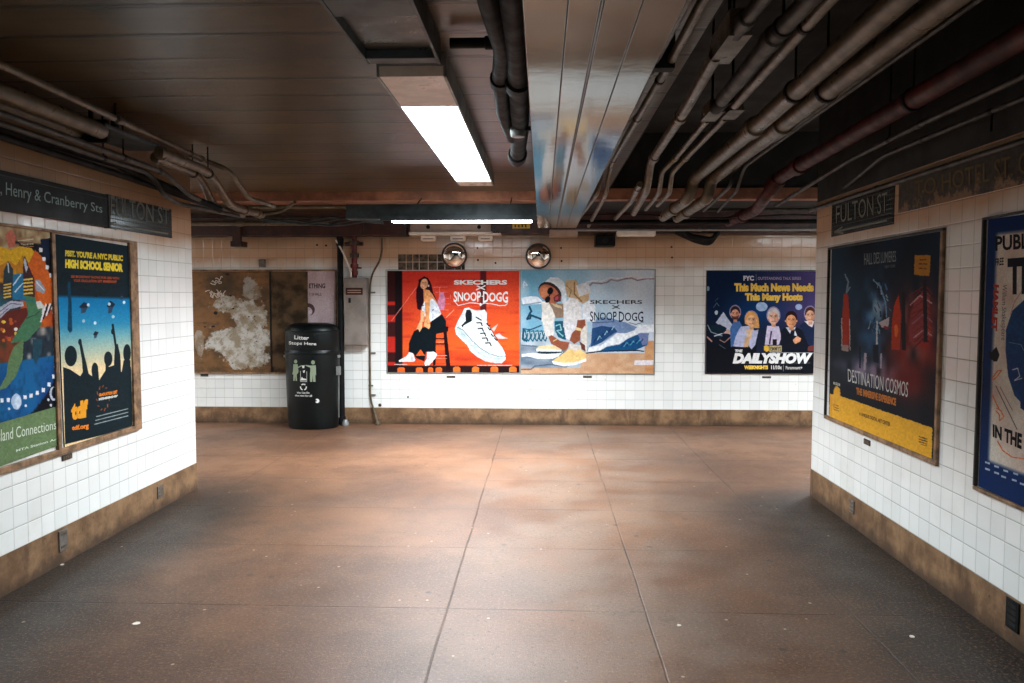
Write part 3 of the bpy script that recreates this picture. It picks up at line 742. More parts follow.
def head(cx, cy, rx, ry, skin, hair, halo=True, long=False, beard=None):
    if halo: A.ell(cx, cy-1.0, rx+1.0, ry+.7, (150, 140, 176))
    if long: A.poly([(cx-rx-1.0, cy-ry*.2), (cx-rx*.6, cy-ry-.6), (cx+rx*.5, cy-ry-.4), (cx+rx+1.2, cy-ry*.2), (cx+rx+2.2, cy+ry*1.2), (cx+rx*.6, cy+ry*1.2), (cx-rx-.8, cy+ry*.6)], hair)
    else: A.ell(cx, cy-ry*.22, rx*.98, ry*.84, hair)
    A.poly([(cx-rx*.3, cy+ry*.5), (cx+rx*.35, cy+ry*.5), (cx+rx*.4, cy+ry*1.35), (cx-rx*.35, cy+ry*1.35)], mixc(skin, (120, 60, 40), .25))
    A.ell(cx, cy+ry*.22, rx*.82, ry*.80, skin, n=20)
    A.ell(cx+rx*.45, cy+ry*.25, rx*.35, ry*.6, mixc(skin, (130, 60, 40), .28))
    A.ell(cx-rx*.95+.2, cy+ry*.2, .6, 1.1, skin); A.ell(cx+rx*.9, cy+ry*.2, .6, 1.1, skin)
    A.line([(cx-rx*.6, cy-.4), (cx-rx*.15, cy-.5)], .5, (70, 44, 36)); A.line([(cx+rx*.15, cy-.5), (cx+rx*.6, cy-.4)], .5, (70, 44, 36))
    A.ell(cx-rx*.38, cy+.5, .55, .4, (40, 26, 26), n=8); A.ell(cx+rx*.36, cy+.5, .55, .4, (40, 26, 26), n=8)
    A.line([(cx, cy+.4), (cx-.3, cy+2.0)], .5, mixc(skin, (60, 30, 20), .35))
    if beard: A.poly([(cx-rx*.8, cy+ry*.3), (cx-rx*.4, cy+ry*.5), (cx+rx*.4, cy+ry*.5), (cx+rx*.8, cy+ry*.3), (cx+rx*.5, cy+ry*.98), (cx-rx*.5, cy+ry*.98)], beard)
    A.line([(cx-rx*.35, cy+ry*.62), (cx+rx*.35, cy+ry*.62)], .5, (170, 76, 66))
# bodies
A.poly(j_((370, 10), (450, 0), (480, 60), (430, 150), (400, 300), (340, 330), (330, 100)), (70, 110, 170))
A.poly(j_((470, 70), (560, 60), (640, 120), (690, 110), (650, 300), (600, 360), (560, 300), (500, 330), (370, 320), (400, 200), (440, 110)), (186, 190, 222))
A.poly(j_((530, 100), (620, 110), (590, 230), (550, 260)), (228, 192, 156)); A.poly(j_((520, 210), (580, 200), (560, 330), (500, 330)), (214, 170, 128))
A.poly(j_((690, 130), (790, 90), (1000, 110), (960, 400), (660, 400)), (30, 36, 60))
A.poly(l_((90, 60), (240, 70), (270, 200), (240, 300), (60, 300)), (206, 196, 222)); A.line(l_((145, 130), (120, 290)), 1.6, (70, 40, 80))
A.poly(l_((160, 230), (215, 230), (210, 305), (160, 300)), (34, 22, 30))
A.poly(l_((260, 130), (330, 70), (380, 140), (470, 80), (560, 130), (620, 300), (590, 400), (270, 400)), (20, 24, 36))
A.poly(l_((325, 80), (380, 160), (400, 100), (450, 70), (430, 180), (470, 190), (440, 110), (400, 80)), (206, 210, 226))
A.poly(l_((415, 240), (470, 190), (520, 220), (510, 260), (440, 290)), (232, 164, 124))
A.poly(l_((500, 60), (560, 10), (640, 80), (695, 60), (690, 330), (610, 300), (540, 130)), (28, 40, 70))
A.poly(l_((560, 0), (690, 0), (660, 80), (620, 60)), (226, 214, 220)); A.poly(l_((610, 320), (690, 300), (690, 380), (600, 380)), (110, 54, 52))
head(*i_((395, 570))[0], 4.9, 6.6, (226, 160, 130), (52, 34, 38), beard=(92, 50, 38))
head(*i_((600, 650))[0], 5.8, 7.2, (240, 186, 140), (222, 162, 92), long=True)
head(*k_((170, 610))[0], 6.0, 8.0, (234, 186, 160), (206, 200, 204))
head(*k_((395, 650))[0], 6.2, 8.0, (230, 164, 116), (46, 24, 30), halo=False)
head(*k_((635, 590))[0], 5.3, 7.4, (234, 180, 146), (86, 50, 40))
yl = (255, 214, 92)
A.text('FYC', [*i_((498, 98))[0], *i_((632, 160))[0]], (226, 226, 234), bold=.05)
A.line(i_((660, 80), (660, 165)), .3, (160, 160, 190))
A.text('OUTSTANDING TALK SERIES', [*i_((680, 112))[0], *k_((520, 150))[0]], (168, 158, 190), bold=.02)
A.text('This Much News Needs', [*i_((382, 192))[0], *k_((680, 300))[0]], yl, bold=.07)
A.text('This Many Hosts', [*i_((518, 318))[0], *k_((540, 440))[0]], yl, bold=.07)
A.poly(l_((50, 320), (80, 300), (112, 320), (112, 375), (80, 390), (50, 370)), (222, 176, 66))
A.poly(l_((120, 312), (275, 312), (275, 388), (120, 388)), (196, 178, 130))
A.text('EMMYS', [*l_((130, 325))[0], *l_((265, 378))[0]], (90, 76, 60), bold=.03)
A.poly(j_((385, 355), (490, 355), (485, 400), (380, 400)), (24, 24, 28))
A.text('THE', [*j_((392, 360))[0], *j_((488, 396))[0]], W_, bold=.06, shear=.15)
A.poly(j_((370, 530), (760, 535), (760, 520), (1345, 520), (1345, 540), (360, 545)), (60, 60, 64))
A.line(l_((130, 400), (690, 404)), .4, (226, 226, 226))
A.text('DAILYSHOW', [*j_((362, 405))[0], *l_((665, 540))[0]], (244, 244, 242), bold=.07, shear=.22)
A.text('WEEKNIGHTS', [*j_((508, 562))[0], *l_((102, 612))[0]], yl, bold=.07)
A.text('11/10c', [*l_((140, 562))[0], *l_((275, 612))[0]], (222, 218, 214), bold=.05)
A.line(l_((297, 555), (297, 635)), .4, (150, 150, 150))
A.text('Paramount+', [*l_((325, 570))[0], *l_((535, 612))[0]], (206, 202, 200), bold=.03)
tag(A.build('advert_poster'), 'dark blue poster of five television hosts under yellow lettering, on the back wall at right', 'poster')

# -- torn paper and scraped boards, back wall left
A = Art('y', YB, NB)
m = Cv(186, 262, 5.8875)
Q = m((716, 55), (876, 52), (872, 640), (712, 640))
A.backing(Q)
A.grid(Q, 10, 20, lambda u, v: mixc((206, 184, 188), (186, 160, 162), vnoise(u*4, v*6, 1)))
A.text('ETHING', [*m((724, 126))[0], *m((820, 155))[0]], (52, 40, 42), bold=.03)
A.text('I SHALL', [*m((728, 181))[0], *m((800, 198))[0]], (96, 80, 82), bold=.02)
A.ell(*m((722, 280))[0], 6.2, 6.2, (92, 66, 66)); A.ell(*m((718, 292))[0], 4.4, 4.4, (206, 184, 188))
tag(A.build('torn_poster'), 'pale pink torn poster reading ETHING, right of the scraped brown boards', 'poster')

def board(x0, x1, y0, y1, scr):
    a_ = un('y', YB, x0, y1); b_ = un('y', YB, x1, y0)
    return a_, b_
a_, b_ = board(192.3, 270.8, 271.6, 371.8, 1)
e_ = empty('notice_board', ((a_.x+b_.x)/2, YB-.01, a_.z), 'wide scraped brown notice board with white paper remains and scribble, left on back wall', 'notice board')
MB().box(a_.x, b_.x, YB-.022, YB-.001, a_.z, b_.z).build('panel', M['board'], e_, bevel=.002)
MB().box(b_.x-.012, b_.x+.006, YB-.026, YB-.002, a_.z, b_.z).build('edge_strip', M['slot'], e_)
rnd = random.Random(5)
for k in range(13):                                    # spray scribble, top left
    px = 186+(140+rnd.random()*90)/5.8875; py = 262+(90+rnd.random()*100)/5.8875; an = rnd.random()*6.28
    pts = []
    for i in range(9):
        an += rnd.uniform(-1.5, 1.9); px += 1.25*math.cos(an); py += 1.5*math.sin(an)
        px = min(max(px, 205.5), 228); py = min(max(py, 274), 301)
        pts.append(un('y', YB-.024-.0008*k, px, py))
    MB().tube(fillet(pts, .02, 3), .0048, 5).build('scribble_stroke', M['pinktrim'], e_)
for nm, mt, hh_, lst in (('sticker_scrap', 'slot', .8, ((175, 300, 2.4), (262, 198, 1.4), (278, 275, 1.3), (415, 468, .9), (370, 322, .9), (405, 322, .8), (240, 280, .6), (275, 596, .7))),
                          ('red_paint_mark', 'red', .5, ((112, 382, 1.5), (160, 380, 2.2), (245, 72, 2.6)))):
    for cx, cy, r0 in lst:
        q_ = un('y', YB-.022, 186+cx/5.8875, 262+cy/5.8875); r1 = r0*.0115
        n_ = 9; ring_ = [(q_.x+r1*math.cos(6.283*i/n_)*rnd.uniform(.7, 1.1), q_.z+r1*hh_*math.sin(6.283*i/n_)*rnd.uniform(.7, 1.1)) for i in range(n_)]
        mb = MB().add([(x, q_.y-.0015, z) for x, z in ring_]+[(x, q_.y+.001, z) for x, z in ring_], [tuple(range(n_)), tuple(range(n_, 2*n_))[::-1]]+[(i, (i+1) % n_, n_+(i+1) % n_, n_+i) for i in range(n_)])
        mb.build(nm, M[mt], e_)
a2, b2 = board(271.8, 307.6, 271.6, 371.8, 0)
nb = MB().box(a2.x, b2.x, YB-.020, YB-.001, a_.z, b_.z).build('notice_board', M['board2'], None, bevel=.002)
tag(nb, 'narrow scraped brown notice board between the wide board and the pink torn poster', 'notice board')
frame_bars('board_frame', 'y', YB, -1, [(192.2, 271.4), (335.2, 271.2), (334.8, 372), (192.4, 372)], .018, .028, M['frame'],
           'thin brown frame around the scraped boards and pink torn poster', 'frame')
frame_bars('poster_frame', 'y', YB, -1, [(387.0, 270.6), (654.6, 269.8), (653.8, 373.8), (387.4, 372.6)], .008, .014, M['galv'],
           'thin grey frame around the two shoe posters', 'frame', extra=[(520.2, 320, .018)])
frame_bars('poster_frame', 'y', YB, -1, [(707, 270.8), (816.8, 271.2), (814.8, 373.6), (706.2, 373.4)], .007, .016, M['framed'],
           'thin dark frame around the television hosts poster', 'frame')

# ------------------------------------------------------------------ posters on the left wall
NLw = (1, 0, 0)
G1 = 1.25
A = Art('x', XL, NLw, off=.008, warp=.3, grain=.06)
Q = [(-75, 215), (53.6, 233.2), (62.6, 443.8), (-62, 489)]
A.backing(Q)
rr = random.Random(3)
def mur(u, v):
    n1, n2 = vnoise(u*9, v*9, 11), vnoise(u*26, v*30, 12)
    if v < .10: c = mixc((206, 190, 150), (150, 110, 80), n2*1.2)
    elif v < .24: c = mixc((214, 160, 40), (178, 100, 34), n2)
    elif v < .44: c = mixc((196, 92, 34), (170, 60, 30), n1) if u > .72 else mixc((30, 96, 116), (70, 50, 50), n1*1.3)
    elif v < .58: c = mixc((60, 60, 44), (126, 60, 40), n2*1.4) if u < .7 else mixc((40, 50, 60), (190, 180, 170), max(0, n2*2-1))
    else: c = mixc((18, 58, 120), (24, 96, 148), n1*1.3-.2)
    d2 = ((u-.55)/.50)**2+((v-.45)/.40)**2
    if d2 > 1.02 and v > .06: c = mixc((16, 18, 26), (70, 70, 90), max(0, n2-.6))
    return mixc(c, (0, 0, 0), max(0, vnoise(u*50, v*60, 13)-.6)*.6)
QM = [(-75, 215), (53.6, 233.2), (60.2, 405.5), (-63, 441)]
A.grid(QM, 90, 110, mur)
u1 = Cv(0, 220, 5.69); u2 = Cv(0, 335, 5.06)
A.poly(u1((-60, 190), (0, 150), (60, 170), (110, 150), (180, 160), (230, 230), (215, 300), (160, 240), (130, 200), (90, 260), (50, 230), (0, 260), (-60, 280)), (222, 170, 40))
A.poly(u1((30, 80), (60, 55), (90, 90), (85, 150), (50, 160)), (200, 110, 90))
for k in range(5): A.line(u1((95+k*8, 110+k*9), (190, 95+k*14)), .8, (226, 214, 180) if k % 2 else (170, 120, 90))
A.poly(u1((160, 250), (200, 170), (250, 220), (290, 330), (310, 430), (290, 500), (230, 480), (200, 380)), (206, 96, 34))
A.poly(u1((230, 110), (300, 100), (310, 200), (270, 230), (235, 170)), (20, 34, 60))
A.poly(u1((60, 310), (150, 300), (150, 460), (60, 450)), (40, 110, 150)); A.line(u1((75, 370), (120, 310)), 1.3, (190, 214, 226)); A.line(u1((85, 410), (130, 360)), 1.2, (200, 220, 226))
A.poly(u1((130, 270), (140, 200), (165, 270), (195, 330), (200, 440), (135, 430)), (66, 40, 44))
A.poly(u1((133, 240), (142, 215), (158, 270), (150, 300)), (186, 190, 206))
A.poly(u1((20, 290), (45, 235), (75, 280), (70, 460), (15, 450)), (44, 58, 66)); A.line(u1((45, 245), (50, 300)), 1.2, (180, 190, 200))
for k in range(5): A.line(u1((135, 340+k*20), (185, 335+k*20)), 1.7, (226, 190, 84)); A.line(u1((22, 370+k*18), (62, 362+k*18)), 1.5, (220, 180, 80))
A.poly(u1((200, 340), (225, 340), (260, 395), (250, 420), (205, 400)), (150, 156, 170)); A.line(u1((205, 350), (250, 400)), .8, (230, 230, 234))
A.poly(u1((200, 465), (230, 460), (260, 500), (240, 560), (200, 520)), (206, 204, 200))
A.poly(u1((-10, 500), (60, 460), (130, 465), (135, 490), (60, 505), (0, 560)), (176, 176, 190)); 
A.line(u1((0, 520), (60, 475), (120, 480)), .7, (70, 60, 90)); A.line(u1((0, 545), (50, 500)), .6, (90, 80, 110))
A.poly(u1((0, 560), (40, 520), (150, 500), (190, 560), (120, 640), (0, 690)), (98, 40, 34))
for k in range(14):
    x_, y_ = rr.uniform(0, 90), rr.uniform(560, 690); A.ell(*u1((x_, y_))[0], rr.uniform(1, 2.2), rr.uniform(1, 2.4), rr.choice([(226, 190, 70), (230, 226, 214), (190, 90, 40), (150, 60, 50)]))
A.poly(u1((140, 430), (200, 440), (215, 510), (240, 500), (235, 600), (150, 690), (60, 700), (120, 600), (160, 540)), (70, 116, 84))
A.poly(u2((70, 60), (120, 20), (115, 120), (80, 210), (30, 270), (-10, 280), (30, 210), (45, 120)), (96, 124, 84))
A.poly(u2((165, 20), (215, 20), (210, 90), (180, 150), (165, 110)), (36, 70, 84))
A.line(u1((140, 455), (200, 465)), 1.6, (40, 110, 120)); A.line(u1((150, 560), (200, 540), (225, 520)), .8, (40, 70, 54))
for k in range(5): A.line(u1((232+k*15, 580-k*18), (262+k*12, 480-k*2)), 1.6, (222, 222, 226) if k % 2 == 0 else (20, 22, 30))
dots = u1((232, 170), (250, 222), (268, 268), (290, 315), (302, 365), (308, 412), (306, 460), (306, 520), (311, 572), (312, 625), (314, 675))
dots += u2((280, 70), (281, 112), (282, 157), (272, 210), (248, 250), (219, 278), (189, 293), (157, 306), (127, 314), (42, 328), (10, 331))
for x_, y_ in dots:
    A.poly([(x_-1.6, y_-2), (x_+1.6, y_-1.8), (x_+1.6, y_+2.1), (x_-1.6, y_+2.2)], (226, 228, 232))
for a1, b1 in ((45, 374), (130, 358), (245, 328), (288, 240), (258, 355)): A.ell(*u2((a1, b1))[0], 1.2, 1.4, (220, 224, 230), n=10)
A.ell(*u2((83, 337))[0], 5.1, 8, (176, 196, 222)); A.ell(*u2((90, 340))[0], 3, 6, (206, 218, 234))
A.ell(*u2((270, 297))[0], 3.8, 7, (190, 196, 212)); A.ell(*u2((277, 293))[0], 3.2, 5.8, (18, 22, 32))
A.poly([(60.2, 405.5), (62.6, 443.8), (-62, 489), (-63, 441)], (106, 128, 88))
A.text('Island Connections', [(-4, 430.0), (55.6, 420.2), (56.2, 429.0), (-4, 442.5)], (214, 222, 206), bold=.0)
A.text('MTA Station Art', [(16, 449.5), (58.6, 437.4), (58.8, 439.6), (16, 452)], (214, 222, 206), bold=.02)
tag(A.build('art_poster'), 'colourful mural-style art poster with a green bottom band, nearest on the left wall', 'poster')

A = Art('x', XL, NLw, off=.008)
Q = [(55.6, 234.0), (129.5, 246.2), (132.6, 425.5), (64.8, 447.2)]
A.backing(Q)
def grad(u, v):
    if v < .30: return (20, 36, 44)
    t_ = (v-.30)/.38
    return mixc(mixc((12, 116, 170), (70, 160, 190), t_*1.6), (240, 210, 160), t_*1.7-.55)
A.grid(Q, 16, 60, grad)
v1 = Cv(50, 230, 5.94); v2 = Cv(55, 340, 5.94)
tk = (18, 34, 40)
A.poly(v1((45, 250), (48, 315), (275, 400), (465, 318), (465, 250)), tk)
A.text("PSST, YOU'RE A NYC PUBLIC", v1((90, 118), (433, 150), (433, 192), (90, 163)), (226, 200, 60), bold=.06)
A.text('HIGH SCHOOL SENIOR', v1((90, 172), (433, 200), (433, 250), (90, 226)), (240, 212, 62), bold=.07)
A.text('SEE BROADWAY SHOWS FOR LESS WITH', v1((125, 268), (410, 280), (410, 294), (125, 284)), (186, 86, 40), bold=.02)
A.text('YOUR GRADUATION GIFT MEMBERSHIP', v1((140, 292), (395, 300), (395, 315), (140, 308)), (186, 86, 40), bold=.02)
A.poly(v1((105, 310), (120, 310), (128, 420), (132, 600), (118, 612), (104, 590), (108, 440)), (16, 62, 86))
for cx, cy, w, h2 in ((205, 455, 34, 34), (362, 450, 26, 40), (272, 618, 17, 22), (428, 385, 14, 26)):
    A.poly(v1((cx-w, cy+4), (cx-4, cy-h2*.8), (cx+w, cy-10), (cx+6, cy+h2*.5)), (26, 40, 56)); A.poly(v1((cx-w*.6, cy+8), (cx+w*.5, cy+6), (cx+w*.2, cy+h2), (cx-w*.6, cy+h2*1.2)), (54, 70, 92))
for cx, cy in ((228, 445), (200, 540), (268, 552), (352, 440), (375, 515), (440, 430)): A.ell(*v1((cx, cy))[0], 1.5, 1.7, (190, 214, 226), n=10)
A.poly(v2((48, 160), (90, 175), (150, 215), (165, 190), (160, 120), (140, 0), (165, 60), (185, 130), (200, 200), (220, 215), (225, 150), (240, 138), (255, 155), (262, 240), (300, 180), (300, 110), (320, 160), (350, 150), (355, 40), (372, 20), (388, 90), (392, 190), (430, 170), (452, 160), (460, 400), (460, 520), (60, 620)), tk)
for cx, cy, rx, ry in ((94, 95, 37, 62), (237, 180, 20, 46), (316, 112, 25, 44), (428, 78, 23, 54)): A.ell(*v2((cx, cy))[0], rx/5.94, ry/5.94, tk)
A.poly(v2((408, 120), (448, 120), (448, 200), (395, 195)), tk)
A.line(v1((372, 560), (392, 700)), 2.2, tk); A.ell(*v1((372, 603))[0], 1.6, 3, tk); A.ell(*v1((178, 665))[0], 1.8, 3.2, tk); A.line(v2((150, 10), (178, 140)), 2.4, tk)
A.text('tdf', v2((95, 372), (195, 350), (195, 460), (97, 478)), (240, 160, 44), bold=.07)
A.text('tdf.org', v2((100, 510), (200, 492), (200, 532), (100, 545)), (226, 130, 40), bold=.05)
for k in range(11):
    a_ = R(k*33); A.line([(55+285/5.94+5.6*math.cos(a_), 340+345/5.94+11*math.sin(a_)), (55+285/5.94+6.6*math.cos(a_+.2), 340+345/5.94+13*math.sin(a_+.2))], .9, (150, 80, 40))
A.poly(v2((258, 312), (372, 300), (372, 345), (260, 360)), tk)
A.text('GRADUATION GIFT', v2((260, 318), (370, 298), (370, 320), (260, 336)), (230, 130, 40), bold=.05)
A.text('MEMBERSHIP', v2((260, 345), (372, 325), (372, 338), (260, 360)), (214, 214, 208), bold=.05)
for k in range(3): A.line(v2((246-k*6, 455+k*23), (434, 408+k*21)), .9, (150, 160, 160))
tag(A.build('advert_poster'), 'dark teal and blue graduation poster with thrown caps over raised silhouettes, left wall', 'poster')

qa = [un('x', XL, *p) for p in ((55.0, 340), (130.6, 340), (136.8, 330))]
zt, zb = un('x', XL, 56, 232.6).z, un('x', XL, 132, 427.5).z
ef = empty('poster_frame', (XL, (qa[0].y+qa[2].y)/2, zb), 'wide brown double frame holding the art poster and the graduation poster', 'frame')
def lb(name, y0, y1, z0, z1, d_=.02): MB().box(XL, XL+d_, y0, y1, z0, z1).build(name, M['frame'], ef, bevel=.003)
yl0 = un('x', XL, -75, 300).y-.02
lb('top_rail', yl0, qa[2].y, zt-.004, zt+.010); lb('bottom_rail', yl0, qa[2].y, zb-.022, zb+.010)
lb('side_rail', qa[1].y-.012, qa[2].y, zb+.010, zt-.004); lb('mullion', qa[0].y-.026, qa[0].y+.004, zb+.010, zt-.004); lb('side_rail', yl0, yl0+.03, zb+.010, zt-.004)

# ------------------------------------------------------------------ posters on the right wall
NR = (-1, 0, 0)
A = Art('x', XR, NR, off=.008, warp=.4, grain=.035, seed=4)
Q = [(831.6, 249.0), (943.2, 231.0), (933.2, 459.2), (828.8, 417.6)]
A.backing(Q)
w1 = Cv(825, 228, 5.6); w2 = Cv(825, 345, 5.69)
def cos_(u, v):
    def gs(cu, cv, su, sv): return math.exp(-((u-cu)/su)**2-((v-cv)/sv)**2)
    n1, n2 = vnoise(u*9, v*9, 22), vnoise(u*22, v*18, 25)
    c = mixc((12, 22, 32), (26, 60, 84), vnoise(u*4, v*4, 21)*.6*(1-v)+.7*gs(.1, .35, .18, .3))
    c = mixc(c, (46, 110, 166), min(1, 1.3*gs(.40, .46, .13, .20)*n2*1.3))
    c = mixc(c, (150, 184, 210), min(1, 1.1*gs(.42, .36, .07, .12)*max(0, n2*1.8-.6)))
    c = mixc(c, (176, 48, 36), min(1, 1.3*gs(.78, .50, .20, .20)*n1*1.4))
    c = mixc(c, (214, 120, 110), min(1, 1.2*gs(.80, .42, .12, .13)*max(0, n2*1.8-.5)))
    c = mixc(c, (150, 140, 172), min(1, 1.4*gs(.42, .68, .26, .055)*n2*1.5))
    c = mixc(c, (120, 34, 34), min(1, gs(.72, .68, .2, .07)))
    return c
A.grid(Q, 56, 70, cos_)
A.poly(w1((105, 370), (128, 370), (140, 520), (132, 683), (100, 683), (95, 520)), (176, 56, 34))
A.line(w1((112, 260), (130, 300), (120, 365), (140, 330)), 1.6, (120, 140, 158)); A.line(w1((93, 505), (96, 683)), .9, (196, 190, 186)); A.line(w1((138, 510), (140, 683)), .9, (190, 190, 190))
A.poly(w2((92, 0), (135, 0), (132, 38), (95, 30)), (170, 150, 146))
for k in range(26):
    x_, y_ = 215+rr.random()*150, 300+rr.random()*280
    A.line(w1((x_, y_), (x_+rr.uniform(-14, 14), y_+rr.uniform(10, 46))), rr.uniform(.5, 1.5), rr.choice([(96, 150, 190), (150, 178, 200), (30, 60, 96), (60, 110, 160)]))
A.line(w1((270, 290), (310, 330), (340, 420), (345, 500)), 1.4, (120, 160, 196)); A.line(w1((292, 520), (290, 650)), 1.5, (206, 216, 226))
A.poly(w1((300, 530), (360, 500), (355, 550), (320, 560)), (200, 190, 196)); A.poly(w1((325, 545), (365, 555), (340, 572)), (150, 40, 44))
A.poly(w1((372, 683), (372, 560), (385, 440), (412, 370), (425, 480), (420, 683)), (196, 64, 34)); A.ell(*w1((398, 575))[0], 1.9, 6.5, (240, 122, 50))
A.poly(w1((470, 640), (480, 480), (505, 400), (560, 340), (590, 380), (580, 560), (540, 640)), (150, 62, 62))
for k in range(12):
    a_ = 340+k*26; A.line(w1((470+k*3, a_+40), (540+rr.uniform(-10, 30), a_-20+rr.uniform(0, 20)), (600, a_+30)), rr.uniform(.7, 1.6), rr.choice([(206, 150, 150), (180, 60, 50), (150, 110, 130), (120, 40, 44)]))
A.poly(w1((548, 300), (568, 280), (575, 640), (552, 640)), (36, 26, 36)); A.poly(w1((430, 360), (448, 360), (452, 683), (430, 683)), (30, 24, 34))
A.line(w2((230, 50), (225, 140)), 2.4, (190, 180, 200)); A.line(w2((320, 50), (318, 130)), 1.6, (180, 172, 190))
A.line(w2((198, 10), (200, 130)), 1.6, (20, 30, 44)); A.poly(w2((272, 0), (305, 0), (305, 105), (275, 95)), (20, 34, 52))
A.text('HALL DES LUMIERES', w1((220, 142), (398, 128), (398, 188), (220, 208)), (140, 148, 150), bold=-.0)
A.text('NEW YORK', w1((335, 208), (395, 204), (395, 220), (335, 226)), (110, 116, 118))
A.poly(w1((502, 152), (592, 152), (585, 270), (498, 262)), (186, 128, 48)); A.line(w1((525, 200), (572, 202)), .9, (90, 60, 30)); A.line(w1((525, 225), (570, 228)), .9, (90, 60, 30)); A.line(w1((530, 178), (565, 178)), 1, (96, 64, 30))
A.text('DESTINATION COSMOS', w2((130, 135), (475, 212), (470, 298), (132, 208)), (220, 222, 220), bold=-.0)
A.text('THE IMMERSIVE EXPERIENCE', w2((178, 240), (405, 302), (404, 347), (178, 280)), (196, 118, 52), bold=.05)
A.poly(w2((28, 275), (48, 285), (50, 250), (66, 232), (85, 250), (88, 290), (611, 472), (606, 652), (22, 408)), (226, 166, 50))
A.poly(w2((28, 275), (30, 405), (40, 410), (42, 300)), (214, 150, 48))
A.text('A UNIQUE DIGITAL ART CENTER', w2((195, 380), (372, 440), (371, 468), (195, 402)), (110, 74, 36), bold=.04)
A.text('MUSEUM', w2((48, 208), (86, 218), (86, 236), (48, 224)), (190, 190, 180), bold=.03)
for k in range(3): A.line(w2((48, 340+k*12), (76, 348+k*14)), .8, (130, 90, 40))
for k in range(3): A.line(w2((535, 520+k*15), (582, 536+k*14)), 1.1, (96, 70, 40))
A.line(w2((545, 565), (578, 574)), .7, (110, 80, 40))
tag(A.build('advert_poster'), 'dark space poster with a yellow lower band and white title, right wall', 'poster')

y0_, y1_ = un('x', XR, 828.5, 330).y+.006, un('x', XR, 940, 330).y-.012
zt, zb = un('x', XR, 888, 240.2).z, un('x', XR, 880, 438.4).z
er = empty('poster_frame', (XR, (y0_+y1_)/2, zb), 'tan metal frame with worn edges around the space poster', 'frame')
def rb(e_, name, y0, y1, z0, z1, d_=.018, mt='frame'): MB().box(XR, XR-d_, y0, y1, z0, z1).build(name, M[mt], e_, bevel=.003)
rb(er, 'top_rail', y1_-.02, y0_, zt, zt+.014, mt='framed'); rb(er, 'bottom_rail', y1_-.02, y0_, zb-.016, zb+.010); rb(er, 'side_rail', y1_-.02, y1_+.006, zb+.010, zt); rb(er, 'side_rail', y0_-.012, y0_, zb-.002, zt, mt='framed')

# white and blue theatre poster, cut by the frame of the picture
A = Art('x', XR, NR, off=.008)
Q = [(988.2, 219.5), (1100, 203), (1088, 536), (978.4, 486.2)]
A.backing(Q)
A.grid(Q, 30, 60, lambda u, v: (14, 44, 92) if (u < .085 or v > .885 or v < .055) else mixc((226, 220, 206), (206, 176, 160), vnoise(u*9, v*14, 31)*.9))
y1 = Cv(972, 215, 4.71); y2 = Cv(972, 355, 4.71)
A.text('PUBLIC', y1((110, 100), (330, 76), (330, 155), (110, 170)), (24, 26, 34), bold=.03)
A.text('THE', y1((168, 205), (360, 190), (355, 370), (168, 375)), (26, 26, 36), bold=.05)
A.text('FREE', y1((110, 205), (150, 200), (150, 235), (110, 240)), (40, 36, 44), bold=.03)
# letters running down the edge
q4 = y1((128, 330), (118, 548), (92, 545), (103, 325))
A.text('HAMLET', q4, (176, 60, 44), bold=.06)
q5 = y1((165, 330), (160, 590), (132, 590), (138, 325))
A.text('William Shakespeare', q5, (90, 84, 96), bold=-.0)
A.poly(y1((245, 400), (190, 450), (160, 540), (158, 640), (170, 760), (200, 850), (245, 900), (420, 900), (420, 400)), (22, 66, 116))
A.poly(y2((170, 0), (300, -20), (300, 300), (228, 250), (225, 150), (185, 130), (165, 60)), (22, 60, 112))
A.line(y2((190, 70), (215, 62), (225, 100), (200, 120), (235, 110)), .8, (206, 216, 226)); A.line(y1((175, 600), (230, 610), (245, 640)), .5, (120, 160, 196))
A.poly(y1((95, 640), (115, 620), (130, 660), (118, 690), (100, 690)), (24, 26, 30)); A.poly(y2((80, -20), (125, 0), (100, 25), (85, 20)), (24, 26, 30))
for pts in (((95, 110), (120, 75), (140, 72), (115, 105), (98, 118)), ((95, 185), (115, 230), (128, 255)), ((115, 250), (135, 262), (150, 290), (130, 310), (128, 280), (112, 262)), ((120, 405), (145, 450), (190, 482), (245, 488))):
    A.line(y2(*pts), 1.2, (222, 120, 66))
A.line(y2((112, 145), (212, 350)), .8, (66, 62, 70)); A.line(y2((132, 150), (190, 260)), .6, (90, 86, 90)); A.line(y1((180, 470), (200, 410), (240, 350)), .6, (190, 110, 100))
A.text('IN THE', y2((98, 325), (237, 372), (234, 445), (98, 385)), (22, 24, 32), bold=.05)
for k, (xx_, yy_) in enumerate(((62, 500), (105, 518), (148, 538), (195, 552), (62, 530), (105, 548), (138, 566), (188, 582), (226, 600))):
    A.poly(y2((xx_, yy_), (xx_+22, yy_+7), (xx_+22, yy_+16), (xx_, yy_+9)), (176, 190, 210))
tag(A.build('advert_poster'), 'white theatre poster with blue border and a blue shape, far right wall', 'poster')
z0_, z1_ = un('x', XR, 978.4, 486.2).z, un('x', XR, 988.2, 219.5).z
ya, yb_ = un('x', XR, 983, 350).y, un('x', XR, 1095, 350).y
ep = empty('poster_frame', (XR, (ya+yb_)/2, z0_), 'narrow brown frame around the blue and white theatre poster', 'frame')
rb(ep, 'top_rail', yb_-.02, ya+.016, z1_, z1_+.01, mt='framed'); rb(ep, 'bottom_rail', yb_-.02, ya+.016, z0_-.018, z0_-.001); rb(ep, 'side_rail', ya+.002, ya+.016, z0_, z1_, mt='framed'); rb(ep, 'side_rail', yb_-.02, yb_-.004, z0_, z1_, mt='framed')

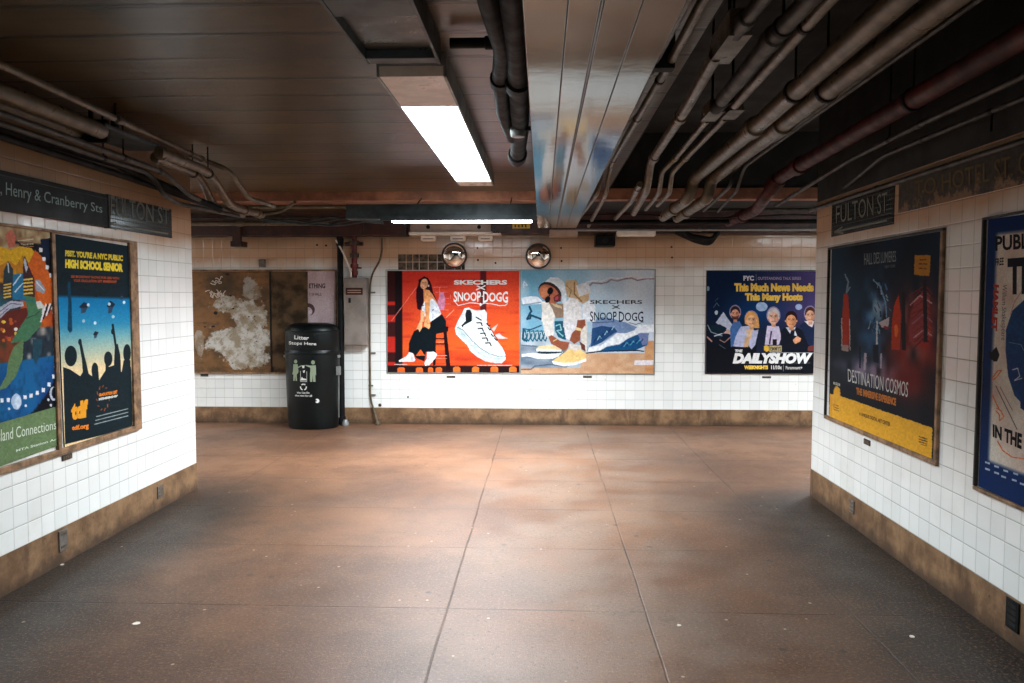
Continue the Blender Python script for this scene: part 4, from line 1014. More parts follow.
# ------------------------------------------------------------------ station name signs
# left: long black enamel sign and mosaic name panel
A = Art('x', XL, NLw, off=.03)
zs = (un('x', XL, 0, 178).z, un('x', XL, 0, 211).z)
f_ = lambda px, py: (px, py)
es = empty('direction_sign', (XL, 3.9, 1.896), 'long black direction sign reading Henry & Cranberry Sts, upper left wall', 'sign')
yR = un('x', XL, 103.4, 205).y
MB().box(XL, XL+.027, 2.3, yR, 1.896, 2.092).build('sign_plate', M['sign'], es, bevel=.003)
MB().box(XL+.027, XL+.029, 2.3, yR-.004, 2.066, 2.0695).build('white_stripe', M['conduit_dim'], es)
MB().box(XL, XL+.032, yR, yR+.016, 1.892, 2.096).build('end_cap', M['framed'], es)
s4 = Cv(0, 160, 5.39)
A.text(', Henry & Cranberry Sts', s4((2, 112), (550, 240), (552, 300), (2, 205)), (150, 170, 168), bold=.0)
A.build('lettering', parent=es)
def name_panel(axis, val, n, ya_, yb2, z0, z1, q_text, arrow, label, txt):
    e_ = empty('name_sign', (val, (ya_+yb2)/2, z0), label, 'sign')
    sg = n[0]
    MB().box(val, val+sg*.006, ya_, yb2, z0, z1).build('mosaic_panel', M['mosaic'], e_)
    A = Art(axis, val, n, off=.0075)
    A.text(txt, q_text, (112, 116, 108), bold=-.0)
    A.build('lettering', parent=e_)
    A = Art(axis, val, n, off=.0075)
    for pts, w in arrow: A.line(pts, w, (122, 124, 116))
    A.build('arrow', parent=e_)
name_panel('x', XL, NLw, un('x', XL, 106, 210).y, un('x', XL, 171, 225).y, 1.896, 2.10,
           s4((597, 190), (912, 262), (914, 350), (597, 300)),
           [(s4((590, 345), (905, 398)), 1.5), (s4((570, 350), (625, 335)), 1.5), (s4((570, 350), (625, 375)), 1.5)],
           'dark mosaic FULTON ST panel with arrow at the far end of the left wall', 'FULTON ST')
r4 = Cv(810, 140, 3.252)
name_panel('x', XR, NR, un('x', XR, 894.5, 210).y, un('x', XR, 832.6, 220).y, 1.895, 2.135,
           r4((85, 215), (252, 168), (252, 235), (85, 272)),
           [(r4((88, 298), (250, 262)), 1.7), (r4((80, 300), (105, 283)), 1.6), (r4((80, 300), (108, 303)), 1.6)],
           'dark mosaic FULTON ST panel with arrow at the far end of the right wall', 'FULTON ST')
# worn painted direction band
eh = empty('painted_sign', (XR, 3.7, 1.93), 'worn dark painted band reading TO HOTEL ST, top of right wall', 'sign')
MB().box(XR, XR-.003, 2.3, 4.50, 1.95, 2.135).build('painted_band', M['band'], eh)
A = Art('x', XR, NR, off=.006)
A.text('TO HOTEL ST. GEORGE', [(914.5, 181.6), (1078, 137.5), (1078, 163), (914.5, 197)], (118, 100, 74), bold=.0)
A.build('lettering', parent=eh)

# ------------------------------------------------------------------ pipes
def along(pts, d):
    for a, b in zip(pts, pts[1:]):
        L = (b-a).length
        if d <= L: return a+(b-a)*(d/L), (b-a).normalized()
        d -= L
    return pts[-1], (pts[-1]-pts[-2]).normalized()
def nearest(pts, q):
    best = None
    for a, b in zip(pts, pts[1:]):
        ab = b-a; t_ = max(0, min(1, (q-a).dot(ab)/ab.length_squared)); p = a+ab*t_
        if best is None or (p-q).length < best[0]: best = ((p-q).length, p, ab.normalized())
    return best[1], best[2]
def ring(p, d, r, w): return MB().tube([p-d*w/2, p-d*(w/2-.004), p+d*(w/2-.004), p+d*w/2], [r*.86, r, r, r*.86], 16)
def pipe(name, label, cat, pts, r, mat, couple=(), hang=(), ext=None, ceil=2.5, group=None, rad=.09, tail=0., cmat=None, world=False):
    P_ = [Vector(p) for p in pts] if world else [un('z', p[2], p[0], p[1]) for p in pts]
    if ext is not None: P_ = [Vector((P_[0].x, ext, P_[0].z))]+P_
    if tail:
        d = (P_[-1]-P_[-2]).normalized(); P_.append(P_[-1]+d*tail)
    e = empty(name, tuple(P_[0]), label, cat, group)
    F_ = fillet(P_, rad)
    MB().tube(F_, r, 16).build('tube', M[mat], e, smooth=True)
    for c in couple:
        q = Vector(c) if world else un('z', c[2], c[0], c[1])
        p, d = nearest(F_, q)
        ring(p, d, r*1.28, r*2.6).build('coupling', M[cmat or mat], e, smooth=True)
    for c in hang:
        p, d = nearest(F_, Vector((P_[0].x, c, P_[0].z)))
        m_ = ring(p, d, r*1.2, .03)
        m_.tube([(p.x, p.y, p.z+r), (p.x, p.y, ceil+.005)], .005, 8)
        m_.build('hanger', M['black'], e)
    return e
TR = 3.05
Z1, Z2 = 2.35, 2.2
G_ = 'conduits over the right side of the hall'
pipe('conduit', 'beige conduit running tight along the right edge of the panelled beam', 'pipe',
     [(686, 0, Z1), (649, 70, Z1), (610, 157, Z1), (601, 173, 2.33), (597, 193, 2.2), (586, 208, 2.2)], .019, 'conduit', couple=[(649, 70, Z1), (628, 118, Z1)], ext=-4.5, hang=(1.2, 3.1), tail=.9, group=G_)
pipe('conduit', 'beige conduit second from the panelled beam, with a black strap', 'pipe',
     [(703.5, 0, Z1), (668, 66, Z1), (613, 160, Z1), (610, 170, 2.34), (605.6, 194.5, 2.2), (590, 223.5, 2.2)], .017, 'conduit', couple=[(635, 119, Z1), (613, 160, Z1)], ext=-4.5, hang=(1.3, 3.2), tail=.3, group=G_)
mb = MB(); q = un('z', Z1-.02, 663, 67); mb.box(q.x-.06, q.x+.04, q.y-.03, q.y+.03, q.z-.012, 2.5)
tag(mb.build('pipe_strap', M['black'], bevel=.003), 'black strap holding the two conduits beside the panelled beam', 'bracket')
eb = pipe('conduit', 'thick beige conduit leaving a rectangular pull box', 'pipe',
     [(716, 55, Z1), (683, 113, Z1), (654, 157, Z1), (650.5, 164, 2.33), (646.5, 191, 2.2), (635.5, 210, 2.2)], .026, 'conduit', couple=[(680, 117, Z1), (654, 157, Z1)], tail=.25, group=G_)
def pull_box(quad, z, dz, label, mat='conduit'):
    w = [un('z', z, *p) for p in quad]; x0, x1 = (w[0].x+w[3].x)/2, (w[1].x+w[2].x)/2; y0, y1 = (w[0].y+w[1].y)/2, (w[2].y+w[3].y)/2
    e = empty('pull_box', ((x0+x1)/2, (y0+y1)/2, z), label, 'junction box')
    MB().box(x0, x1, y0, y1, z+.004, z+dz).build('body', M[mat], e, bevel=.004)
    MB().box(x0-.004, x1+.004, min(y0, y1)-.004, max(y0, y1)+.004, z, z+.005).build('cover', M[mat], e, bevel=.001)
    mb = MB().tube([((x0+x1)/2, (y0+y1)/2, z+dz), ((x0+x1)/2, (y0+y1)/2, ceil_at((x0+x1)/2)+.005)], .006, 8)
    mb.build('hanger', M['black'], e)
def ceil_at(x): return 2.5 if x < .62 else TR
pull_box([(727, 36), (748, 36), (731, 64), (712, 64)], 2.33, .09, 'large rectangular pull box on the thick beige conduit')
pipe('conduit', 'thick beige conduit entering the large pull box from the camera side', 'pipe',
     [(762, 0, Z1), (744, 22, Z1), (736, 34, Z1)], .024, 'conduit_dim', ext=-4.5, couple=[(744, 20, Z1)], hang=(1.2,), ceil=TR, group=G_)
pipe('conduit', 'short beige conduit with a fat end fitting under the cross beam', 'pipe',
     [(640, 184, 2.22), (631, 201.5, 2.2), (618, 215.6, 2.2)], .02, 'conduit', couple=[(640, 188, 2.22)], tail=.25, group=G_)
pull_box([(709, 112), (722, 112), (716, 121.5), (702, 121.5)], 2.33, .06, 'small square pull box, left of a pair')
pull_box([(730, 110.5), (743, 110.5), (735, 119.5), (722, 119.5)], 2.33, .06, 'small square pull box, right of a pair')
pipe('conduit', 'thin conduit behind the left small pull box, bending down', 'pipe',
     [(707, 120, Z1), (676, 157.6, Z1), (671.5, 162, 2.33), (662, 171.6, 2.30), (659, 193, 2.2), (649.5, 205, 2.2)], .016, 'conduit', couple=[(676, 157.6, Z1)], tail=.3, group=G_, rad=.05)
pipe('conduit', 'thin conduit behind the right small pull box, bending down', 'pipe',
     [(725, 118, Z1), (686.4, 157.6, Z1), (682, 162, 2.33), (672, 173, 2.30), (669.5, 193, 2.2), (662, 200.6, 2.2)], .016, 'conduit', couple=[(686.4, 157.6, Z1)], tail=.3, group=G_, rad=.05)
pipe('conduit', 'thick ribbed conduit ending in a black elbow above the small pull boxes', 'pipe',
     [(809, 0, Z1), (771, 40, Z1), (733, 87, Z1), (722, 100, Z1)], .03, 'conduit_dim', ext=-4.5, couple=[(773, 39, Z1)], hang=(1.1, 2.6), ceil=TR, group=G_)
pipe('conduit', 'medium conduit just right of the thick ribbed conduit', 'pipe',
     [(829, 0, Z1), (800, 33, Z1), (741, 98, Z1), (735, 105, Z1)], .021, 'conduit', ext=-4.5, hang=(1.1, 2.6), ceil=TR, group=G_)
pipe('conduit', 'fattest beige conduit, left of the pair, with a ring coupling', 'pipe',
     [(897, 0, Z1), (764.5, 119, Z1), (698, 175.5, Z1), (694, 180, 2.33), (688, 199, 2.2), (663, 217, 2.2)], .042, 'conduit', couple=[(752, 128, Z1), (674, 209, 2.2)], ext=-4.5, hang=(1.2, 3.4), ceil=TR, group=G_)
pipe('conduit', 'fattest beige conduit, right of the pair, with a ring coupling', 'pipe',
     [(948, 0, Z1), (782, 125, Z1), (717, 176, Z1), (712, 180, 2.33), (707, 199, 2.2), (677, 218, 2.2)], .042, 'conduit', couple=[(780, 126, Z1), (686, 212, 2.2)], ext=-4.5, hang=(1.2, 3.4), ceil=TR, group=G_)
pipe('conduit', 'slim conduit clipped to the right side of the fat pair', 'pipe',
     [(965, 0, Z1), (792, 129, Z1), (753, 154, Z1), (736, 167, 2.33), (730, 186.6, 2.2), (708, 207, 2.2)], .012, 'conduit_dim', couple=[(792, 129, Z1)], ext=-4.5, hang=(1.4,), ceil=TR, tail=.3, group=G_)
pipe('conduit', 'slimmest conduit, outermost beside the fat pair', 'pipe',
     [(978, 0, Z1), (781, 140, Z1), (744, 167, 2.33), (737, 191, 2.2), (721.5, 207.6, 2.2)], .010, 'conduit_dim', ext=-4.5, hang=(1.4,), ceil=TR, tail=.3, group=G_)
pipe('sprinkler_pipe', 'dull red pipe running overhead on the right', 'pipe',
     [(1085, 0, 2.36), (804, 163, 2.36), (780, 177, 2.36), (766, 196, 2.24), (756, 210, 2.2), (728.5, 222, 2.2)], .046, 'red', couple=[(800, 166, 2.36), (774, 186, 2.3), (741, 216, 2.2)], ext=-4.5, hang=(2.0, 3.6), ceil=TR, rad=.12)
pipe('conduit', 'thin grey conduit right of the red pipe', 'pipe',
     [(1100, 38, 2.30), (1024, 76, 2.30), (917, 126, 2.30), (850, 160, 2.30), (795, 194, 2.24)], .014, 'conduit_dim', ext=-4.5, couple=[(919, 125, 2.30)], hang=(2.2, 4.2), ceil=TR, tail=.5, group=G_)
pipe('conduit', 'thin grey conduit nearest above the pipe on the right wall', 'pipe',
     [(1110, 66, 2.26), (1024, 98, 2.26), (883, 156, 2.26), (863, 173, 2.22), (837, 194, 2.2)], .012, 'conduit_dim', ext=-4.5, couple=[(922, 140, 2.26)], hang=(2.4, 3.4), ceil=2.17, tail=.4, group=G_)
q0, q1 = un('x', XR-.02, 1024, 142), un('x', XR-.02, 843, 199)
zz = (q0.z+q1.z)/2
pipe('conduit', 'slim grey pipe along the very top of the right tiled wall', 'pipe',
     [(XR-.02, -4.5, zz), (XR-.02, q1.y, zz), (XR-.02, YC+.1, zz)], .014, 'conduit_dim', couple=[(XR-.02, 4.75, zz)], world=True)
# thick black elbow on the ribbed conduit
mb = MB().tube(fillet([un('z', 2.36, 728, 97), un('z', 2.34, 716, 108), un('z', 2.44, 716, 108)], .05), .03, 14)
tag(mb.build('elbow_fitting', M['black'], smooth=True), 'black elbow fitting just above the small square pull boxes', 'pipe fitting')

# left bay pipes
GL = 'conduits along the top of the left wall'
pipe('conduit', 'beige conduit closest to the open ceiling on the left, bending down at its end', 'pipe',
     [(0, 64.5, 2.42), (119.5, 120.5, 2.42), (186, 152, 2.42), (206, 161, 2.42), (229, 170, 2.37), (248, 198, 2.22), (274, 206, 2.2)], .017, 'conduit', ext=-4.5, couple=[(119, 120, 2.42), (190, 154, 2.42), (202, 159, 2.42)], hang=(2.8, 4.1), group=GL)
pipe('conduit', 'thick beige conduit at left, upper one of the bent pair', 'pipe',
     [(157, 151.5, 2.33), (205, 170, 2.33), (215, 181, 2.30), (229, 203.5, 2.18), (240.6, 209, 2.17), (262, 214.5, 2.17)], .030, 'conduit', couple=[(246, 210.5, 2.17), (257, 213.5, 2.17)], group=GL, hang=(5.3,), ext=4.75)
pipe('conduit', 'thick beige conduit at left, lower one of the bent pair', 'pipe',
     [(154, 157, 2.31), (196, 174, 2.31), (205, 187, 2.27), (213, 205, 2.16), (224, 210.5, 2.15), (243, 214.5, 2.15)], .028, 'conduit', group=GL, hang=(5.2,), ext=4.75)
pipe('conduit', 'short curved conduit rising from the end of the bent pair', 'pipe',
     [(258, 213.8, 2.17), (281, 212.6, 2.18), (295, 202, 2.25)], .014, 'conduit', group=GL)
pipe('conduit', 'grey conduit passing above the Henry & Cranberry sign and bending twice', 'pipe',
     [(0, 113, 2.27), (100, 149, 2.27), (158.6, 170.5, 2.27), (168, 176, 2.25), (190, 196, 2.16), (216, 206, 2.15)], .016, 'conduit_dim', ext=-4.5, couple=[(160, 171, 2.27)], group=GL, hang=(2.8, 4.4), tail=.3)
pipe('conduit', 'lowest grey conduit bending round above the left FULTON ST panel', 'pipe',
     [(0, 123, 2.25), (100, 157, 2.25), (146, 172, 2.25), (154, 179, 2.22), (163, 194, 2.13), (178, 203.5, 2.12), (219, 212, 2.12)], .015, 'conduit_dim', ext=-4.5, group=GL, hang=(3.0, 4.3), tail=.3)
pipe('conduit', 'dark conduit tucked in the corner over the left wall tiles', 'pipe',
     [(0, 136, 2.24), (130, 178, 2.24), (165, 190, 2.2)], .02, 'black', ext=-4.5, group=GL, hang=(3.4,), tail=.4)
pipe('conduit', 'dark thick conduit under the twin ducts on the left', 'pipe',
     [(0, 128, 2.30), (120, 166, 2.30), (175, 190, 2.2)], .024, 'black', ext=-4.5, group=GL, hang=(3.2,), tail=.4)
# twin ducts with an end bracket + flat cover
e = empty('twin_duct', tuple(un('z', 2.35, 50, 110)), 'pair of thick beige ducts ending in a dark bracket, upper left', 'duct')
for nm, a0, b0, r in (('duct', (0, 92), (101, 131), .042), ('duct', (0, 104), (84, 134), .034)):
    p, q = un('z', 2.36, *a0), un('z', 2.36, *b0)
    MB().tube([(p.x, -4.5, 2.36), (p.x, p.y, 2.36), (q.x, q.y, 2.36)], r, 18).build(nm, M['conduit'], e, smooth=True)
q = un('z', 2.36, 98, 132)
MB().box(q.x-.14, q.x+.055, q.y-.01, q.y+.02, 2.305, 2.425).box(q.x-.05, q.x-.03, q.y-.005, q.y+.015, 2.42, 2.505).build('end_bracket', M['black'], e, bevel=.004)
w = [un('z', 2.37, *p) for p in ((108, 120), (157, 143), (154, 158), (104, 133))]
x0, x1, y0, y1 = min(v.x for v in w), max(v.x for v in w), (w[0].y+w[3].y)/2, (w[1].y+w[2].y)/2
mb = MB().box(-2.56, -2.31, y0+.02, y1+.02, 2.375, 2.395).box(-2.45, -2.42, (y0+y1)/2-.02, (y0+y1)/2+.02, 2.39, 2.505)
tag(mb.build('duct_cover', M['housing'], bevel=.004), 'flat grey cover box between the twin ducts and the bent pair of conduits', 'duct')

# crossing pipes over the passage
GX = 'pipes crossing over the far passage'
def cross(label, px0, px1, py, y, r, mat, couple=(), ends=None):
    a_, b_ = un('y', y, px0, py), un('y', y, px1, py)
    return pipe('cross_pipe', label, 'pipe', [(ends[0] if ends else a_.x, y, a_.z), (ends[1] if ends else b_.x, y, a_.z)], r, mat,
                couple=[(un('y', y, c, py).x, y, a_.z) for c in couple], world=True, group=GX)
cross('beige pipe crossing over the far passage at the left, above the notice boards', 190, 345, 223.6, 8.3, .026, 'conduit', couple=(240,), ends=(-6.9, -2.28))
cross('thin grey pipe just above the beige crossing pipe at the left', 190, 345, 218.0, 8.3, .013, 'conduit_dim', ends=(-6.9, -2.2))
cross('rusty pipe just under the cross beam, upper one', 270, 534, 203.0, 7.85, .022, 'rustbeam', couple=(430,), ends=(-3.2, -.03))
cross('dusty pipe just under the cross beam, lower one', 270, 534, 207.0, 7.85, .02, 'conduit', couple=(330, 492), ends=(-3.2, -.03))
cross('slim pale rail crossing the passage right of the panelled beam', 575, 818, 230.0, 7.3, .012, 'galv', couple=(700,), ends=(.303, 6.9))
cross('dark pipe crossing high above the slim pale rail', 640, 818, 222, 7.4, .022, 'black', ends=(.31, 6.9))
cross('dim grey pipe crossing above the dark pipe at the right', 700, 818, 210, 7.3, .014, 'conduit_dim', ends=(1.5, 6.9))
cross('bright short pipe crossing at the far right over the television poster', 792, 818, 230.6, 8.6, .018, 'conduit', ends=(2.9, 6.9))
# bunched cable under the cross beam
mb = MB(); rc = random.Random(2)
for k in range(4):
    pts = [Vector((-2.9+.14*i, 8.0+rc.uniform(-.03, .03), 2.24+.03*k*.3+.03*math.sin(i*.9+k))) for i in range(10)]
    mb.tube(fillet(pts, .05, 3), .009, 8)
tag(mb.build('cable_bundle', M['housing'], smooth=True), 'loose bundle of grey cable over the passage, left of the ceiling fixture', 'cable')
pts = [Vector((.32+.27*i, 7.02, 2.205+.018*math.sin(i*1.1)-.002*i)) for i in range(11)]
tag(MB().tube(fillet(pts, .1, 3), .007, 8).build('cable', M['black'], smooth=True), 'black sagging cable strung behind the conduit ends on the right', 'cable')

# black hanging conduits left of the panelled beam
pipe('conduit', 'black conduit with a kink, left of the two beside the panelled beam', 'pipe',
     [(488, 0, 2.36), (503, 50, 2.36), (500, 78, 2.38), (503, 113, 2.36), (512, 137, 2.36)], .034, 'black', ext=-4.5, couple=[(500, 80, 2.38)], hang=(1.5,))
pipe('conduit', 'thick black conduit nearest the left edge of the panelled beam', 'pipe',
     [(514, 0, 2.36), (519, 80, 2.36), (520, 132, 2.36), (517, 160, 2.36)], .046, 'black', ext=-4.5, couple=[(519, 82, 2.36), (519, 155, 2.36)], hang=(1.5,))
e = empty('junction_fitting', tuple(un('z', 2.33, 518, 134)), 'small shiny fitting joining the black conduits beside the beam', 'pipe fitting')
q = un('z', 2.31, 518, 133)
MB().lathe([(0.001, 0), (.035, .0), (.04, .02), (.04, .07), (.03, .08)], (q.x, q.y, 2.29), 16).build('body', M['galv'], e, smooth=True)
MB().tube([(q.x, q.y, 2.33), (-.05, q.y-.02, 2.33)], .012, 10).build('branch', M['black'], e)
MB().tube([(q.x, q.y, 2.36), (q.x, q.y, 2.51)], .008, 10).build('stem', M['black'], e)
p = un('z', 2.47, 440, 50)
pipe('conduit', 'black conduit crossing the ceiling ahead of the lit fixture', 'pipe', [(-.36, 3.05, 2.455), (-.05, 3.05, 2.455)], .02, 'black', couple=[(-.2, 3.05, 2.455)], world=True)

# ------------------------------------------------------------------ light fixtures
def area(name, loc, sx, sy, power, colr=(.86, .94, 1), parent=None, spread=180, rot=(0, 0, 0)):
    l = bpy.data.lights.new(name, 'AREA'); l.shape = 'RECTANGLE'; l.size = sx; l.size_y = sy; l.energy = power; l.color = colr
    l.spread = R(spread)
    o = bpy.data.objects.new(name, l); col.objects.link(o); o.location = Vector(loc)-(Vector(parent.location) if parent else Vector())
    o.rotation_euler = rot
    if parent: o.parent = parent
    return o
def fixture(y0, y1, x0, x1, lens0, lens1, label, lit, power=0, zt=2.5, zb=2.40, group=None):
    """long box fixture along the hall: housing with side skirts, end plates, diffuser"""
    e = empty('ceiling_light', ((x0+x1)/2, (y0+y1)/2, zt), label, 'ceiling light', group)
    hm = M['galv'] if lit else M['housing']
    MB().box(x0, x1, y0, y1, zb+.045, zt).build('housing', hm, e, bevel=.004)
    for a_, b_ in ((x0, x0+.012), (x1-.012, x1)):
        MB().box(a_, b_, y0, y1, zb-.002, zb+.046).build('side_skirt', hm, e, bevel=.002)
    MB().box(x0+.012, x1-.012, y0, lens0, zb, zb+.045).build('end_plate', M['pinktrim'] if lit else M['housing'], e, bevel=.003)
    MB().box(x0+.012, x1-.012, lens1, y1, zb, zb+.045).build('end_plate', M['pinktrim'] if lit else M['housing'], e, bevel=.003)
    MB().box(x0+.014, x1-.014, lens0, lens1, zb+.032, zb+.042).build('diffuser', M['lamp'] if lit else M['lens'], e)
    if power:
        area('lamp', ((x0+x1)/2, (lens0+lens1)/2, zb+.029), x1-x0-.06, lens1-lens0-.05, power, parent=e, spread=158)
    return e
POW = 100
fixture(3.30, 6.52, -.70, -.405, 3.82, 6.27, 'long lit fluorescent ceiling fixture with cream end plates', True, POW*.95)
fixture(.55, 3.12, -.70, -.405, 2.60, 3.05, 'unlit dark ceiling fixture just before the lit one', False)
# unseen: left one added for near-wall light, right one inferred from bright wall
fixture(-3.2, -.2, -.70, -.405, -2.9, -.5, 'unseen added ceiling light behind the camera, in line with the long one', True, POW*.08)
fixture(-3.0, .0, .95, 1.25, -2.7, -.3, 'unseen lit ceiling fixture behind the camera, among the pipes on the right', True, POW*.36, zt=2.36, zb=2.26)

def strip(x0, x1, y, zb, label, power, seen=True):
    e = empty('strip_light', ((x0+x1)/2, y, zb+.16), label, 'strip light')
    MB().box(x0-(.42 if seen else .1), x1+(.05 if seen else .1), y-.07, y+.07, zb+.02, zb+.155).build('housing', M['housing'], e, bevel=.008)
    MB().box(x0-.1, x1+.04, y-.085, y-.07, zb+.004, zb+.05).build('reflector_lip', M['housing'], e, bevel=.002)
    MB().box(x0, x1, y-.062, y+.062, zb-.006, zb+.022).build('diffuser', M['lamp2'], e, bevel=.004)
    mb = MB()
    for xx in (x0+.2, x1-.2): mb.tube([(xx, y, zb+.13), (xx, PASS-.01, 2.44)], .006, 8)
    mb.build('hanger', M['black'], e)
    area('lamp', ((x0+x1)/2, y, zb-.009), x1-x0, .12, power, parent=e, spread=150)
    return e
s0 = un('y', 7.1, 392, 221.5)
strip(s0.x, -.10, 7.14, s0.z, 'long strip light seen edge-on above the back wall, left of the panelled beam', POW*1.0)
strip(-6.8, -5.0, 7.5, 2.2, 'unseen strip light added round the corner in the left passage', POW*.8, False)  # added out of view to light the back wall's left end
strip(2.9, 5.3, 7.3, 2.22, 'unseen strip light added round the corner in the right passage', POW*1.15, False)  # added out of view to brighten the right end of the back wall

# ------------------------------------------------------------------ things on the back wall
# pale box with three pads under the strip light
a_, b_ = un('y', 8.75, 410, 232), un('y', 8.75, 500, 224)
e = empty('wall_box', ((a_.x+b_.x)/2, 8.8, a_.z), 'long faded pink box over the left convex mirror', 'box')
MB().box(a_.x, b_.x, 8.75, YB, a_.z, b_.z+.06).build('body', M['pinkish'], e, bevel=.006)
z3 = un('y', 8.72, 450, 234.6).z
MB().box(a_.x-.01, b_.x+.01, 8.72, YB, z3, a_.z).build('lip', M['pinktrim'], e, bevel=.003)
for px in (428, 479):
    q = un('y', 8.74, px, 227); MB().tube([(q.x, 8.75, q.z), (q.x, 8.738, q.z)], .022, 12).build('bolt', M['black'], e)
for px0, px1, k in ((420.5, 436, 0), (450, 465.5, 1), (478, 492.5, 2)):
    p_, q_ = un('y', 8.84, px0, 241), un('y', 8.84, px1, 235)
    e2 = empty('bracket_pad', ((p_.x+q_.x)/2, YB, p_.z), ('white pad under the pink box, leftmost of three', 'white pad under the pink box, directly above the left mirror', 'white pad under the pink box, rightmost of three')[k], 'bracket')
    MB().box(p_.x, q_.x, 8.84, YB, p_.z, z3).build('pad', M['pinktrim'], e2, bevel=.018)
    MB().box(p_.x+.03, q_.x-.03, 8.836, 8.842, p_.z+.02, p_.z+.028).build('slot', M['slot'], e2)
# convex mirrors
def mirror(px, py, tx, label):
    q = un('y', 8.84, px, py); r = 12.2*8.84/F
    e = empty('convex_mirror', (q.x, YB, q.z), label, 'mirror', 'convex mirrors on the back wall')
    def build(name, prof, mat):
        m = MB().lathe(prof, (0, 0, 0), 48)
        rot = Matrix.Rotation(R(90+tx), 4, 'X')
        m.v = [tuple(rot @ Vector(v)+Vector((q.x, 8.85, q.z))) for v in m.v]
        return m.build(name, mat, e, smooth=True)
    rc_ = .24; n = 12
    dome = [(r*.95*math.cos(math.pi/2*k/n)+.0005, .055*math.sin(math.pi/2*k/n)) for k in range(n+1)]
    build('glass', [(r*.95, -.005)]+dome, M['mirror'])
    build('rim', [(r*.93, -.012), (r*1.03, -.012), (r*1.06, .0), (r*1.03, .012), (r*.93, .010)], M['framed'])
    MB().tube([(q.x, 8.86, q.z), (q.x, YB, q.z)], .02, 12).build('mount', M['black'], e)
mirror(454.2, 255.5, 6, 'round convex mirror above the red shoe poster')
mirror(538.4, 256.0, 6, 'round convex mirror above the join of the two shoe posters')
# maroon beam fittings
def wallbox(name, label, cat, px0, px1, py0, py1, yf, mat, back=YB, bevel=.006, tilt=None):
    p_, q_ = un('y', yf, px0, py1), un('y', yf, px1, py0)
    o = MB().box(p_.x, q_.x, yf, back, p_.z, q_.z).build(name, M[mat], None, bevel=bevel)
    return tag(o, label, cat)
wallbox('beam_plate', 'flat pale plate on the maroon beam, right above the right convex mirror', 'plate', 549.5, 578, 229.5, 236, 8.70, 'pinkish')
e = empty('camera_box', tuple(un('y', 8.8, 605, 240)), 'black camera box hanging under the beam, right of the mirrors', 'camera')
p_, q_ = un('y', 8.66, 595.5, 246), un('y', 8.66, 615.5, 235)
MB().box(p_.x, q_.x, 8.66, 8.9, p_.z, q_.z).build('body', M['black'], e, bevel=.01)
c_ = ((p_.x+q_.x)/2, (p_.z+q_.z)/2)
MB().tube([(c_[0], 8.665, c_[1]), (c_[0], 8.645, c_[1])], .032, 18).build('lens', M['slot'], e)
MB().box(c_[0]-.03, c_[0]+.03, 8.74, 8.82, q_.z-.005, 2.2).build('bracket', M['framed'], e)
p_, q_ = un('y', 8.62, 617, 236), un('y', 8.62, 656, 230.5)
o = MB().box(p_.x, q_.x, 8.62, 8.73, p_.z, q_.z).build('light_housing', M['pinktrim'], None, bevel=.012)
tag(o, 'pale shallow housing under the beam, right of the black camera box', 'housing')
q = un('y', 8.6, 703, 238)
mb = MB()
for k in range(5):
    mb.tube(fillet([Vector((q.x-.20-.02*k, 8.62+.02*k, 2.20)), Vector((q.x-.14+.02*k, 8.6+.02*k, q.z+.02-.012*k)), Vector((q.x+.10, 8.6+.02*k, q.z-.02-.01*k)), Vector((q.x+.17, 8.62+.02*k, 2.19))], .08), .028, 10)
tag(mb.build('cable_bundle', M['black'], smooth=True), 'dark sagging bundle of wrapped cable over the television poster', 'cable')
e = empty('hanging_bracket', tuple(un('y', 8.66, 235, 240)), 'dark maroon box bracket hanging over the wide notice board', 'bracket')
p_, q_ = un('y', 8.66, 230.2, 246.5), un('y', 8.66, 240.8, 241)
MB().box(p_.x, q_.x, 8.66, 8.86, p_.z, q_.z).build('box', M['maroon'], e, bevel=.004)
q2 = un('y', 8.68, 237, 224)
MB().add([(p_.x+.01, 8.69, q_.z), (q_.x-.02, 8.69, q_.z), (q_.x-.02, 8.74, q_.z), (p_.x+.01, 8.74, q_.z), (p_.x+.04, 8.69, q2.z), (q_.x-.01, 8.69, q2.z), (q_.x-.01, 8.74, q2.z), (p_.x+.04, 8.74, q2.z)],
         [(0, 1, 5, 4), (1, 2, 6, 5), (2, 3, 7, 6), (3, 0, 4, 7), (3, 2, 1, 0), (4, 5, 6, 7)]).build('arm', M['maroon'], e)
wallbox('junction_box', 'small grey junction box on the tiles above the wide notice board', 'junction box', 258.5, 264.5, 259.5, 267.5, 8.90, 'ventm')
e = empty('caution_label', tuple(un('y', 8.70, 521, 226)), 'yellow caution label with black marks on the beam above the right mirror', 'label')
p_, q_ = un('y', 8.716, 512.5, 228.5), un('y', 8.716, 530, 223.5)
MB().box(p_.x, q_.x, 8.714, 8.722, p_.z, q_.z).build('sheet', M['yellow'], e)
mb = MB(); w_ = q_.x-p_.x
for k in range(4): mb.box(p_.x+w_*(.12+.2*k), p_.x+w_*(.2+.2*k), 8.7125, 8.7145, p_.z+.012, q_.z-.012)
mb.build('mark', M['slot'], e)
